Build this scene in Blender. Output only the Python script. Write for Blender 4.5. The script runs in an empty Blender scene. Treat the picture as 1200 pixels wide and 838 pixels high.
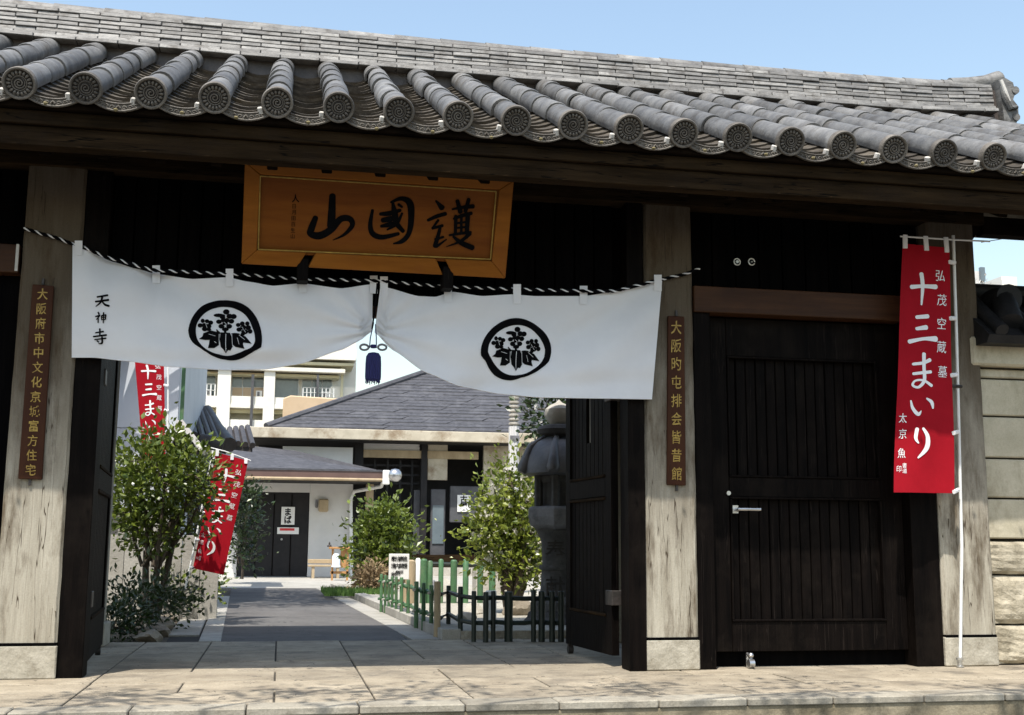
import bpy, math, random, bmesh
from mathutils import Vector, Matrix, Euler
random.seed(7)
sc = bpy.context.scene
col = sc.collection
R = math.radians

# ------------------------------------------------------------------ camera
CAM = Vector((0, 0, 0.9))
AX = Vector((0.98157085, -0.19098969, 0.00645126))   # right
AD = Vector((0.03613886, 0.15237043, -0.98766251))   # down
AF = Vector((0.18765035, 0.96969387, 0.15646452))    # forward
F = 1381.0
cd = bpy.data.cameras.new('camera')
cam = bpy.data.objects.new('camera', cd)
col.objects.link(cam)
m = Matrix((( AX.x, -AD.x, -AF.x), (AX.y, -AD.y, -AF.y), (AX.z, -AD.z, -AF.z))).to_4x4()
m.translation = CAM
cam.matrix_world = m
cd.sensor_width = 36; cd.sensor_fit = 'HORIZONTAL'; cd.lens = 36 * F / 1200
cd.clip_start = 0.05; cd.clip_end = 3000
sc.camera = cam

# ------------------------------------------------------------------ light
SUN_EL, SUN_AZ = 63.0, 207.0          # azimuth from +Y towards +X
w = bpy.data.worlds.new('World'); sc.world = w; w.use_nodes = True
nt = w.node_tree; nt.nodes.clear()
sky = nt.nodes.new('ShaderNodeTexSky'); sky.sky_type = 'NISHITA'; sky.sun_disc = False
sky.sun_elevation = R(SUN_EL); sky.sun_rotation = R(SUN_AZ)
sky.air_density = 1.55; sky.dust_density = 1.8; sky.ozone_density = 0.0
bg = nt.nodes.new('ShaderNodeBackground'); bg.inputs[1].default_value = 0.15
wo = nt.nodes.new('ShaderNodeOutputWorld')
nt.links.new(sky.outputs[0], bg.inputs[0]); nt.links.new(bg.outputs[0], wo.inputs[0])
sl = bpy.data.lights.new('sun', 'SUN'); sl.energy = 3.9; sl.angle = R(0.5); sl.color = (1, 0.95, 0.87)
so = bpy.data.objects.new('sun', sl); col.objects.link(so); so.location = (0, 0, 20)
dirv = Vector((math.sin(R(SUN_AZ)) * math.cos(R(SUN_EL)), math.cos(R(SUN_AZ)) * math.cos(R(SUN_EL)), math.sin(R(SUN_EL))))
so.rotation_euler = dirv.to_track_quat('Z', 'Y').to_euler()
vs = sc.view_settings
vs.view_transform = 'Standard'; vs.look = 'None'; vs.gamma = 1; vs.exposure = 0.62

# ------------------------------------------------------------------ measuring helpers
def ray(px, py):
    return AX * ((px - 600) / F) + AD * ((py - 419) / F) + AF
def onY(px, py, Y):
    d = ray(px, py); return CAM + d * ((Y - CAM.y) / d.y)
def onZ(px, py, Z=0.0):
    d = ray(px, py); return CAM + d * ((Z - CAM.z) / d.z)

# ------------------------------------------------------------------ materials
def mat(name, c1, c2=None, scale=4.0, rough=0.7, bump=0.0, stretch=(1, 1, 1), metal=0.0, rnd=0.0,
        stain=None, stain_amt=0.0, stain_scale=1.5, stain_stretch=(1, 1, 1), spec=0.5, bscale=None, trans=0.0, coat=0.0, top=None, crack=None, crack_stretch=(5,5,.22), grit=0.0, crack_w=.012):
    M = bpy.data.materials.new(name); M.use_nodes = True
    n = M.node_tree; b = n.nodes['Principled BSDF']; L = n.links.new
    b.inputs['Roughness'].default_value = rough; b.inputs['Metallic'].default_value = metal
    b.inputs['Specular IOR Level'].default_value = spec
    if coat: b.inputs['Coat Weight'].default_value = coat
    tc = n.nodes.new('ShaderNodeTexCoord')
    mp = n.nodes.new('ShaderNodeMapping'); mp.inputs['Scale'].default_value = stretch
    L(tc.outputs['Object'], mp.inputs[0])
    oi = n.nodes.new('ShaderNodeObjectInfo')
    va = n.nodes.new('ShaderNodeVectorMath'); va.operation = 'MULTIPLY_ADD'
    cmb = n.nodes.new('ShaderNodeCombineXYZ')
    for k in range(3): L(oi.outputs['Random'], cmb.inputs[k])
    va.inputs[1].default_value = (37, 23, 51)
    L(cmb.outputs[0], va.inputs[0]); L(mp.outputs[0], va.inputs[2])
    no = n.nodes.new('ShaderNodeTexNoise'); no.inputs['Scale'].default_value = scale
    no.inputs['Detail'].default_value = 7; no.inputs['Roughness'].default_value = 0.62
    L(va.outputs[0], no.inputs['Vector'])
    rp = n.nodes.new('ShaderNodeMapRange'); rp.inputs[1].default_value = 0.32; rp.inputs[2].default_value = 0.68
    L(no.outputs['Fac'], rp.inputs[0])
    mx = n.nodes.new('ShaderNodeMix'); mx.data_type = 'RGBA'
    mx.inputs[6].default_value = (*c1, 1); mx.inputs[7].default_value = (*(c2 or c1), 1)
    L(rp.outputs[0], mx.inputs[0])
    out = mx.outputs[2]
    if stain:
        mp2 = n.nodes.new('ShaderNodeMapping'); mp2.inputs['Scale'].default_value = stain_stretch
        L(va.outputs[0], mp2.inputs[0])
        if stretch != (1, 1, 1):
            va2 = n.nodes.new('ShaderNodeVectorMath'); va2.operation = 'MULTIPLY_ADD'
            va2.inputs[1].default_value = (11, 17, 13)
            L(cmb.outputs[0], va2.inputs[0]); L(tc.outputs['Object'], va2.inputs[2]); L(va2.outputs[0], mp2.inputs[0])
        n2 = n.nodes.new('ShaderNodeTexNoise'); n2.inputs['Scale'].default_value = stain_scale
        n2.inputs['Detail'].default_value = 9; n2.inputs['Roughness'].default_value = 0.7
        L(mp2.outputs[0], n2.inputs['Vector'])
        r2 = n.nodes.new('ShaderNodeMapRange'); r2.inputs[1].default_value = 0.5; r2.inputs[2].default_value = 0.66
        r2.inputs[4].default_value = stain_amt
        L(n2.outputs['Fac'], r2.inputs[0])
        m2 = n.nodes.new('ShaderNodeMix'); m2.data_type = 'RGBA'
        m2.inputs[7].default_value = (*stain, 1)
        L(r2.outputs[0], m2.inputs[0]); L(out, m2.inputs[6]); out = m2.outputs[2]
    def noise(scale_, stretch_, detail=5, rough_=.6):
        mq = n.nodes.new('ShaderNodeMapping'); mq.inputs['Scale'].default_value = stretch_
        vq = n.nodes.new('ShaderNodeVectorMath'); vq.operation = 'MULTIPLY_ADD'; vq.inputs[1].default_value = (31, 43, 19)
        L(cmb.outputs[0], vq.inputs[0]); L(tc.outputs['Object'], mq.inputs[0]); L(mq.outputs[0], vq.inputs[2])
        nn_ = n.nodes.new('ShaderNodeTexNoise'); nn_.inputs['Scale'].default_value = scale_
        nn_.inputs['Detail'].default_value = detail; nn_.inputs['Roughness'].default_value = rough_
        L(vq.outputs[0], nn_.inputs['Vector']); return nn_.outputs['Fac']
    def math_(op, a, b=None, c=None):
        q = n.nodes.new('ShaderNodeMath'); q.operation = op
        for i_, v in enumerate((a, b, c)):
            if v is None: continue
            if isinstance(v, (int, float)): q.inputs[i_].default_value = v
            else: L(v, q.inputs[i_])
        return q.outputs[0]
    def mixc(fac, a, colr):
        q = n.nodes.new('ShaderNodeMix'); q.data_type = 'RGBA'; L(fac, q.inputs[0]); L(a, q.inputs[6]); q.inputs[7].default_value = (*colr, 1)
        return q.outputs[2]
    if top:      # (colour, z0, z1): brown sheltered timber above, eave shade put into its colour too, bleached below
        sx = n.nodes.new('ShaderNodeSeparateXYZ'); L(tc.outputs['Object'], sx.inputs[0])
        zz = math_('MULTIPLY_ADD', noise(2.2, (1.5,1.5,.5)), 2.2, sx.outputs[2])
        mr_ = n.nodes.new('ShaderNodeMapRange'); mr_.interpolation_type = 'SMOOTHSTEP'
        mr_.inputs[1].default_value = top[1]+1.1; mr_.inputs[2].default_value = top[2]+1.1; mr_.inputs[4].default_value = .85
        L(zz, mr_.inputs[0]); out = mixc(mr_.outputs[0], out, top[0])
    crk = None
    if crack:
        d_ = math_('ABSOLUTE', math_('SUBTRACT', noise(3.0, crack_stretch, 3, .5), .5))
        gate_ = math_('GREATER_THAN', noise(2.0, (1,1,.6), 2), .47)
        mr_ = n.nodes.new('ShaderNodeMapRange'); mr_.inputs[1].default_value = crack_w; mr_.inputs[2].default_value = crack_w*.3
        L(d_, mr_.inputs[0]); crk = math_('MULTIPLY', mr_.outputs[0], gate_)
        out = mixc(crk, out, crack)
    if grit:
        hg = n.nodes.new('ShaderNodeHueSaturation'); mg = n.nodes.new('ShaderNodeMapRange')
        mg.inputs[1].default_value = .3; mg.inputs[2].default_value = .7
        mg.inputs[3].default_value = 1-grit; mg.inputs[4].default_value = 1+grit
        L(noise(85, (1,1,1), 3, .8), mg.inputs[0]); L(mg.outputs[0], hg.inputs['Value']); L(out, hg.inputs['Color']); out = hg.outputs[0]
    if rnd:
        hs = n.nodes.new('ShaderNodeHueSaturation')
        mr = n.nodes.new('ShaderNodeMapRange'); mr.inputs[3].default_value = 1 - rnd; mr.inputs[4].default_value = 1 + rnd
        L(oi.outputs['Random'], mr.inputs[0]); L(mr.outputs[0], hs.inputs['Value']); L(out, hs.inputs['Color']); out = hs.outputs[0]
    L(out, b.inputs['Base Color'])
    if bump:
        bn = n.nodes.new('ShaderNodeTexNoise'); bn.inputs['Scale'].default_value = bscale or scale * 5
        bn.inputs['Detail'].default_value = 6
        L(va.outputs[0], bn.inputs['Vector'])
        bp = n.nodes.new('ShaderNodeBump'); bp.inputs['Strength'].default_value = bump; bp.inputs['Distance'].default_value = 0.01
        L(bn.outputs['Fac'], bp.inputs['Height']); L(bp.outputs[0], b.inputs['Normal'])
    if trans:
        b.inputs['Subsurface Weight'].default_value = 0.0
        tr = n.nodes.new('ShaderNodeBsdfTranslucent'); L(out, tr.inputs[0])
        ms = n.nodes.new('ShaderNodeMixShader'); ms.inputs[0].default_value = trans
        mo = n.nodes['Material Output']
        L(b.outputs[0], ms.inputs[1]); L(tr.outputs[0], ms.inputs[2]); L(ms.outputs[0], mo.inputs[0])
    return M

MT = dict(
 tile=mat('kawara tile', (.088,.087,.086), (.185,.181,.172), 7, .55, .4, rnd=.36, stain=(.065,.055,.042), stain_amt=.8, stain_scale=5, spec=.4, grit=.15),
 ridge=mat('ridge tile', (.125,.122,.118), (.27,.262,.245), 5, .6, .4, rnd=.32, stain=(.06,.052,.042), stain_amt=.85, stain_scale=6, stretch=(1,1,3), grit=.12),
 pan=mat('pan tile', (.035,.029,.022), (.11,.095,.075), 9, .8, .4, rnd=.35, stain=(.055,.040,.020), stain_amt=.8, stain_scale=6, spec=.3),
 disc=mat('tile face', (.085,.074,.060), (.165,.146,.122), 14, .6, .5, rnd=.2, stain=(.05,.04,.03), stain_amt=.6, stain_scale=9),
 recess=mat('dark recess', (.018,.015,.012), (.04,.034,.028), 14, .8, .3),  # darker tone for the sunk floor of the end discs
 moss=mat('moss', (.16,.13,.05), (.26,.22,.12), 40, .9, .6),
 mortar=mat('mortar', (.45,.43,.39), (.6,.58,.54), 8, .8, .3),
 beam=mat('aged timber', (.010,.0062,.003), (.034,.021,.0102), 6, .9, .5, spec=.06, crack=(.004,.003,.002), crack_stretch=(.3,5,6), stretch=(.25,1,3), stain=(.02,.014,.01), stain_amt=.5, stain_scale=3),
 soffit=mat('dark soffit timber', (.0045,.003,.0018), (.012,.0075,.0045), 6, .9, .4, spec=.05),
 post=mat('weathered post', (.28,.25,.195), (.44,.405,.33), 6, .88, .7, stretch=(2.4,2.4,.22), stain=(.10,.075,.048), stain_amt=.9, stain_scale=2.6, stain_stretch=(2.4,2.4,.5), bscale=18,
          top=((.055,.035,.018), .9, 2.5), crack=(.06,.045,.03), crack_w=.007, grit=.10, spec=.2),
 plinth=mat('plinth stone', (.29,.262,.205), (.45,.415,.34), 7, .9, .6, stain=(.17,.145,.10), stain_amt=.7, stain_scale=5, grit=.14),
 black=mat('black stained timber', (.0018,.0013,.0012), (.0058,.0040,.0033), 6, .6, .4, stretch=(3,3,.25), spec=.05, crack=(.016,.012,.010), crack_stretch=(7,7,.12), crack_w=.006, stain=(.012,.009,.007), stain_amt=.6, stain_scale=2),
 blackdeep=mat('black boarding', (.0014,.0014,.0017), (.0035,.003,.003), 5, .9, .3, stretch=(3,3,.3), spec=.03),
 brown=mat('red brown timber', (.030,.011,.004), (.062,.025,.009), 5, .55, .25, stretch=(.3,1,4), stain=(.03,.011,.005), stain_amt=.7, stain_scale=2, spec=.2),
 sign=mat('lacquered sign wood', (.13,.038,.004), (.20,.066,.008), 3.2, .5, .2, stretch=(.35,1,3), stain=(.15,.04,.01), stain_amt=.6, stain_scale=1.6, stain_stretch=(.5,1,2), spec=.15),
 signframe=mat('sign frame wood', (.19,.063,.006), (.27,.098,.012), 4, .5, .2, stretch=(.4,1,3), stain=(.2,.06,.015), stain_amt=.5, stain_scale=2, spec=.15),
 gold=mat('gold leaf', (.42,.28,.06), (.24,.145,.03), 20, .45, .2, metal=.3),
 ink=mat('black ink', (.003,.003,.0035), (.006,.006,.007), 9, .9, spec=.03),
 plaque=mat('plaque wood', (.034,.012,.006), (.062,.023,.010), 4, .6, .25, spec=.12, stretch=(2,1,.3), stain=(.04,.014,.008), stain_amt=.6, stain_scale=2),
 cloth=mat('white cloth', (.74,.735,.75), (.82,.815,.825), 1.6, .9, .55, spec=.1, bscale=6, trans=.10),
 red=mat('red banner cloth', (.34,.003,.012), (.42,.005,.016), 3, .8, .1, spec=.2, bscale=50, trans=.18),
 white=mat('white print', (.80,.79,.80), (.86,.85,.85), 8, .8, spec=.2),
 pvc=mat('white plastic tube', (.72,.72,.70), (.82,.82,.80), 8, .35, spec=.5),
 metal=mat('steel', (.45,.45,.45), (.6,.6,.6), 10, .3, metal=.9),
 iron=mat('dark iron', (.03,.028,.026), (.06,.05,.045), 12, .5, .3, metal=.4),
 navy=mat('navy silk', (.008,.010,.075), (.016,.018,.12), 30, .7, .4, stretch=(6,6,.5)),
 pave=mat('granite paving', (.24,.20,.145), (.39,.335,.25), 3.2, .88, .5, rnd=.14, stain=(.13,.112,.088), stain_amt=.75, stain_scale=2.2, bscale=45, grit=.22, crack=(.10,.085,.065), crack_stretch=(.8,.8,.8), crack_w=.005),
 kerb=mat('kerb stone', (.24,.215,.17), (.37,.34,.275), 6, .9, .6, rnd=.15, stain=(.13,.11,.08), stain_amt=.8, stain_scale=3, grit=.22),
 kerbface=mat('dirty concrete', (.20,.165,.105), (.31,.265,.185), 5, .95, .7, stain=(.09,.075,.045), stain_amt=.8, stain_scale=4, grit=.2),
 joint=mat('joint earth', (.05,.043,.035), (.09,.08,.06), 15, .95, .4),
 asphalt=mat('old asphalt', (.078,.073,.070), (.13,.122,.115), 1.6, .92, .6, stain=(.15,.145,.138), stain_amt=.5, stain_scale=.9, bscale=90, grit=.3, crack=(.03,.03,.03), crack_stretch=(.5,.5,.5), crack_w=.004),
 street=mat('street asphalt', (.05,.05,.05), (.08,.078,.075), 3, .92, .6, bscale=120),
 gravel=mat('pale gravel', (.30,.275,.225), (.50,.47,.40), 22, .95, .9, bscale=70, stain=(.25,.22,.17), stain_amt=.5, stain_scale=1),
 soil=mat('soil', (.06,.05,.035), (.12,.10,.07), 9, .95, .8),
 concrete=mat('concrete', (.30,.285,.25), (.43,.41,.365), 5, .9, .5, grit=.18, stain=(.17,.155,.125), stain_amt=.5, stain_scale=2.5, rnd=.08),
 wallblock=mat('cream wall block', (.42,.375,.27), (.54,.485,.365), 4, .9, .5, rnd=.05, stain=(.20,.165,.10), stain_amt=.6, stain_scale=2.2, stain_stretch=(1,1,.5), grit=.1),
 roughstone=mat('rough cut stone', (.31,.27,.195), (.49,.435,.33), 9, .95, 1.0, rnd=.07, stain=(.17,.145,.10), stain_amt=.7, stain_scale=6, bscale=35),
 whitewall=mat('white plaster', (.60,.59,.57), (.68,.665,.64), 2, .9, .15, stain=(.6,.58,.53), stain_amt=.4, stain_scale=1.5),
 bluewall=mat('pale sheet wall', (.50,.53,.57), (.58,.61,.65), 1.2, .6, .1, stain=(.4,.42,.44), stain_amt=.3, stain_scale=1),
 slate=mat('slate roofing', (.036,.036,.042), (.075,.075,.084), 7, .7, .4, stretch=(1,1,2), stain=(.14,.14,.15), stain_amt=.4, stain_scale=2),
 darktile=mat('dark house tile', (.035,.028,.026), (.085,.07,.062), 6, .5, .4, rnd=.2),
 blacktile=mat('sooty coping tile', (.008,.008,.009), (.02,.019,.02), 6, .6, .4, spec=.3),
 brownmetal=mat('brown sheet metal', (.11,.065,.055), (.14,.085,.07), 3, .5, .1),
 fascia=mat('beige fascia board', (.42,.37,.28), (.56,.50,.39), 2.5, .85, .3, stain=(.20,.13,.07), stain_amt=.8, stain_scale=1.3),
 tan=mat('tan panel', (.50,.37,.24), (.60,.45,.30), 1, .8, .1, stain=(.35,.22,.10), stain_amt=.4, stain_scale=.5),
 aptwall=mat('apartment render', (.76,.735,.66), (.82,.80,.73), .4, .9, .05, stain=(.62,.57,.44), stain_amt=.45, stain_scale=.35),
 aptunder=mat('apartment soffit', (.58,.54,.36), (.64,.60,.42), .5, .9),
 glass=mat('window glass', (.10,.13,.15), (.17,.21,.23), 1, .12, spec=.8),
 curtain=mat('beige curtain', (.62,.47,.32), (.68,.53,.38), 2, .9),
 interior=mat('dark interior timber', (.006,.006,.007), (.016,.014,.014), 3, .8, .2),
 greypanel=mat('grey panel', (.05,.05,.055), (.09,.09,.095), 3, .6, .1),
 woodpale=mat('pale timber', (.33,.25,.15), (.46,.36,.23), 5, .8, .3, stretch=(1,1,.4)),
 orange=mat('orange timber', (.33,.16,.05), (.45,.24,.09), 5, .7, .3),
 stone=mat('grey stone', (.13,.13,.14), (.23,.23,.24), 7, .85, .7, stain=(.07,.07,.07), stain_amt=.7, stain_scale=4),
 stonedark=mat('blackened stone', (.035,.034,.034), (.08,.077,.076), 7, .85, .7, stain=(.16,.16,.15), stain_amt=.4, stain_scale=4),
 bronze=mat('blue grey patina', (.088,.089,.096), (.155,.157,.165), 6, .55, .3, metal=.15, stain=(.06,.065,.08), stain_amt=.5, stain_scale=4),
 palestone=mat('pale stone', (.36,.335,.29), (.50,.47,.41), 7, .9, .6, stain=(.28,.25,.20), stain_amt=.6, stain_scale=5),
 rock=mat('garden rock', (.22,.18,.13), (.40,.34,.26), 6, .9, 1.0, stain=(.10,.09,.06), stain_amt=.6, stain_scale=4, rnd=.2),
 bamboo=mat('green bamboo', (.042,.105,.047), (.08,.18,.08), 6, .45, .15, stretch=(1,1,.5), rnd=.18, stain=(.16,.19,.11), stain_amt=.5, stain_scale=5),
 bamboodark=mat('shade darkened bamboo', (.004,.009,.006), (.010,.018,.011), 6, .5, .15, rnd=.2),  # copy of the green bamboo with roof shade put into its colour
 bark=mat('bark', (.06,.045,.032), (.14,.11,.08), 12, .9, .8, stretch=(1,1,.3)),
 leaf=mat('camellia leaf', (.028,.060,.008), (.21,.26,.035), 7, .34, 0, spec=.55, trans=.22),
 leaflight=mat('bright shrub leaf', (.05,.095,.012), (.36,.40,.06), 7, .34, 0, spec=.6, trans=.28),
 leafdark=mat('dark leaf', (.010,.024,.007), (.045,.075,.016), 7, .38, 0, spec=.5, trans=.12),
 leafbrown=mat('dry foliage', (.22,.15,.08), (.34,.25,.14), 5, .8, 0, trans=.1),
 grass=mat('grass', (.05,.12,.02), (.12,.21,.04), 5, .7, 0, trans=.2),
 petal=mat('white petal', (.75,.72,.66), (.82,.80,.74), 5, .6, 0, trans=.2),
 paper=mat('paper notice', (.74,.73,.70), (.80,.79,.76), 5, .8),
 lampglass=mat('frosted lamp glass', (.62,.70,.78), (.72,.78,.84), 5, .25, spec=.7),
 redprint=mat('red print', (.5,.03,.03), (.6,.05,.05), 5, .8),
 hole=mat('drain void', (.012,.011,.010), (.02,.018,.016), 5, .9),
)

# ------------------------------------------------------------------ object helpers
def wl(o):
    v = Vector((0, 0, 0))
    while o is not None:
        v = v + o.location; o = o.parent
    return v
def tag(o, label=None, cat=None, group=None, kind=None):
    if label: o['label'] = label
    if cat: o['category'] = cat
    if group: o['group'] = group
    if kind: o['kind'] = kind
    return o
def thing(name, loc, label, cat, group=None):
    o = bpy.data.objects.new(name, None); o.empty_display_size = .1; col.objects.link(o); o.location = loc
    return tag(o, label, cat, group)
def put(name, me, parent=None, loc=(0, 0, 0), rot=(0, 0, 0)):
    """link a mesh at a world location (parents are never rotated)"""
    o = bpy.data.objects.new(name, me); col.objects.link(o)
    if parent is not None:
        o.parent = parent; o.location = Vector(loc) - wl(parent)
    else: o.location = loc
    o.rotation_euler = rot
    return o

class MB:
    def __init__(s): s.v = []; s.f = []; s.mi = []; s.m = 0
    def add(s, vs_, fs):
        b = len(s.v); s.v += [tuple(p) for p in vs_]
        for f in fs: s.f.append(tuple(b + i for i in f)); s.mi.append(s.m)
        return s
    def box(s, x0, x1, y0, y1, z0, z1):
        return s.add([(x0,y0,z0),(x1,y0,z0),(x1,y1,z0),(x0,y1,z0),(x0,y0,z1),(x1,y0,z1),(x1,y1,z1),(x0,y1,z1)],
                     [(0,3,2,1),(4,5,6,7),(0,1,5,4),(1,2,6,5),(2,3,7,6),(3,0,4,7)])
    def hexa(s, p):   # 8 points: bottom 4 ccw, top 4 ccw
        return s.add(p, [(0,3,2,1),(4,5,6,7),(0,1,5,4),(1,2,6,5),(2,3,7,6),(3,0,4,7)])
    def tube(s, pts, rads, n=10, caps=True):
        pts = [Vector(p) for p in pts]
        if not isinstance(rads, (list, tuple)): rads = [rads] * len(pts)
        vs_ = []; fs = []
        ref = None
        for i, p in enumerate(pts):
            t = (pts[min(i+1, len(pts)-1)] - pts[max(i-1, 0)]).normalized()
            if ref is None:
                ref = t.orthogonal().normalized()
            ref = (ref - t * ref.dot(t)).normalized()
            bi = t.cross(ref)
            for k in range(n):
                a = 2 * math.pi * k / n
                vs_.append(p + (ref * math.cos(a) + bi * math.sin(a)) * rads[i])
        for i in range(len(pts) - 1):
            for k in range(n):
                fs.append((i*n+k, i*n+(k+1)%n, (i+1)*n+(k+1)%n, (i+1)*n+k))
        if caps:
            fs.append(tuple(range(n-1, -1, -1))); fs.append(tuple((len(pts)-1)*n + k for k in range(n)))
        return s.add(vs_, fs)
    def lathe(s, prof, c, n=24, a0=0, sx=1, sy=1):
        vs_ = []; fs = []
        for r, z in prof:
            for k in range(n):
                a = a0 + 2*math.pi*k/n; vs_.append((c[0]+r*sx*math.cos(a), c[1]+r*sy*math.sin(a), c[2]+z))
        for i in range(len(prof)-1):
            for k in range(n): fs.append((i*n+k, i*n+(k+1)%n, (i+1)*n+(k+1)%n, (i+1)*n+k))
        fs.append(tuple(range(n-1,-1,-1))); fs.append(tuple((len(prof)-1)*n+k for k in range(n)))
        return s.add(vs_, fs)
    def prism(s, poly, d):     # poly: 3d points, extruded by vector d
        n = len(poly); d = Vector(d); P = [Vector(p) for p in poly]
        return s.add(P + [p + d for p in P], [tuple(range(n-1,-1,-1)), tuple(range(n, 2*n))] + [(i,(i+1)%n,n+(i+1)%n,n+i) for i in range(n)])
    def mesh(s, name, mats, smooth=False, bevel=0, origin=(0,0,0), fixn=True, seg=1):
        me = bpy.data.meshes.new(name); o = Vector(origin)
        me.from_pydata([(v[0]-o.x, v[1]-o.y, v[2]-o.z) for v in s.v], [], s.f)
        mats = mats if isinstance(mats, (list, tuple)) else [mats]
        for k in mats: me.materials.append(MT[k])
        if len(mats) > 1: me.polygons.foreach_set('material_index', s.mi)
        if bevel or fixn:
            bm = bmesh.new(); bm.from_mesh(me)
            if fixn: bmesh.ops.recalc_face_normals(bm, faces=bm.faces)
            if bevel:
                bmesh.ops.bevel(bm, geom=[e for e in bm.edges if len(e.link_faces) == 2 and e.calc_face_angle(0) > .6], offset=bevel, segments=seg, affect='EDGES', clamp_overlap=True)
            bm.to_mesh(me); bm.free()
        if smooth:
            for p in me.polygons: p.use_smooth = True
            if smooth != 'all': me.set_sharp_from_angle(angle=R(40))
        return me
    def build(s, name, mats, parent=None, smooth=False, bevel=0, fixn=True, seg=1, origin=None):
        if origin is None:
            xs = [v[0] for v in s.v]; ys = [v[1] for v in s.v]; zs = [v[2] for v in s.v]
            origin = ((min(xs)+max(xs))/2, (min(ys)+max(ys))/2, min(zs))
        me = s.mesh(name, mats, smooth, bevel, origin, fixn, seg)
        return put(name, me, parent, origin)

def box(name, mt, x0, x1, y0, y1, z0, z1, parent=None, bevel=.004):
    return MB().box(x0,x1,y0,y1,z0,z1).build(name, mt, parent, bevel=bevel)

# brush strokes: list of strokes, each [(x, y, width) ...]; place(x, y, k) gives the 3d point of stroke k
def brush(strokes, place, mb=None, steps=7, capn=6):
    mb = mb or MB()
    for si, st in enumerate(strokes):
        P = [Vector(p) for p in st]
        if len(P) == 2: P = [P[0], (P[0]+P[1])/2, P[1]]
        Q = []
        for i in range(len(P)-1):
            a = P[max(i-1,0)]; b = P[i]; c = P[i+1]; d = P[min(i+2,len(P)-1)]
            for k in range(steps):
                t = k/steps
                Q.append(.5*((2*b)+(c-a)*t+(2*a-5*b+4*c-d)*t*t+(3*b-a-3*c+d)*t*t*t))
        Q.append(P[-1])
        left, right = [], []
        for i, q in enumerate(Q):
            t = Q[min(i+1,len(Q)-1)] - Q[max(i-1,0)]; t.z = 0
            if t.length < 1e-9: t = Vector((1,0,0))
            t.normalize(); nn = Vector((-t.y, t.x, 0)); h = max(q.z, .01)/2
            left.append((q.x+nn.x*h, q.y+nn.y*h)); right.append((q.x-nn.x*h, q.y-nn.y*h))
        vs_ = []; fs = []
        for a, b in zip(left, right): vs_ += [a, b]
        for i in range(len(Q)-1): fs.append((2*i, 2*i+1, 2*i+3, 2*i+2))
        for end in (0, -1):
            q = Q[end]; t = (Q[0]-Q[1]) if end == 0 else (Q[-1]-Q[-2]); t.z = 0
            if t.length < 1e-9: t = Vector((1,0,0))
            t.normalize(); nn = Vector((-t.y, t.x, 0)); h = max(q.z,.01)/2
            b0 = len(vs_)
            for k in range(capn+1):
                a = math.pi*k/capn; vs_.append((q.x+nn.x*h*math.cos(a)+t.x*h*.8*math.sin(a), q.y+nn.y*h*math.cos(a)+t.y*h*.8*math.sin(a)))
            fs.append(tuple(range(b0, b0+capn+1)))
        mb.add([place(x, y, si) for x, y in vs_], fs)
    return mb

_txt = {}
def glyph(ch, bold=.0):
    """verts (unit em box, x right, y up, centred) and faces of a character"""
    if (ch, bold) in _txt: return _txt[(ch, bold)]
    c = bpy.data.curves.new('t', 'FONT'); c.body = ch; c.offset = bold; c.resolution_u = 3
    o = bpy.data.objects.new('t', c); col.objects.link(o)
    bpy.context.view_layer.update()
    me = bpy.data.meshes.new_from_object(o.evaluated_get(bpy.context.evaluated_depsgraph_get()))
    bpy.data.objects.remove(o)
    V = [(v.co.x, v.co.y) for v in me.vertices]; Fs = [tuple(p.vertices) for p in me.polygons]
    bpy.data.meshes.remove(me)
    if V:
        cx = (min(v[0] for v in V)+max(v[0] for v in V))/2; cy = (min(v[1] for v in V)+max(v[1] for v in V))/2
        V = [(x-cx, y-cy) for x, y in V]
    _txt[(ch, bold)] = (V, Fs); return V, Fs
def text(chars, place, mb=None, bold=.012, jit=.0):
    """chars: list of (char, x, y, sizeX, sizeY) with y down; place(x, y, k) -> 3d"""
    mb = mb or MB(); rr = random.Random(5)
    for k, (ch, x, y, sx, sy) in enumerate(chars):
        V, Fs = glyph(ch, bold); sh = rr.uniform(-.12, .12)*(jit > 0)
        mb.add([place(x+(a+b*sh)*sx+rr.uniform(-jit,jit)*sx, y-b*sy+rr.uniform(-jit,jit)*sy, 0) for a, b in V], Fs)
    return mb

# ------------------------------------------------------------------ ground, street, pavement
D = 8.45
def structure(o): o['kind'] = 'structure'; return o
structure(MB().add([(-600,-600,-.17),(600,-600,-.17),(600,900,-.17),(-600,900,-.17)],[(0,1,2,3)]).build('ground','soil',fixn=False))
structure(MB().add([(-40,-12,-.15),(60,-12,-.15),(60,6.87,-.15),(-40,6.87,-.15)],[(0,1,2,3)]).build('street','street',fixn=False))
pv = structure(MB().box(-9,12,6.95,11.42,-.16,-.012).build('pavement','joint'))
rows = [7.08, 7.62, 8.16, 8.78, 9.5, 10.3, 11.4]
for ri in range(len(rows)-1):
    y0, y1 = rows[ri], rows[ri+1]
    x = -7.54
    while x < 10.5:
        wd = .58*random.choice((1,1,2,2,1)) if not (-1.5 < x < 3.2) else .58*random.choice((1,1,1,2))
        g = .006
        dz = random.uniform(-.003, .002)
        MB().box(x+g, x+wd-g, y0+g, y1-g, -.02, dz).build('paving_stone', 'pave', pv, bevel=.004)
        x += wd
kb = structure(MB().box(-9,12,6.862,7.07,-.16,-.046).build('kerb','kerbface'))
x = -7.2
while x < 10.5:
    l = random.choice((.55,.6,.62))
    MB().box(x+.004, x+l-.004, 6.85, 7.075, -.045, random.uniform(-.002,.003)).build('kerb_stone','kerb',kb,bevel=.007)
    x += l
structure(MB().add([(-30,11.4,-.03),(30,11.4,-.03),(30,95,-.03),(-30,95,-.03)],[(0,1,2,3)]).build('court_ground','soil',fixn=False))
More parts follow.
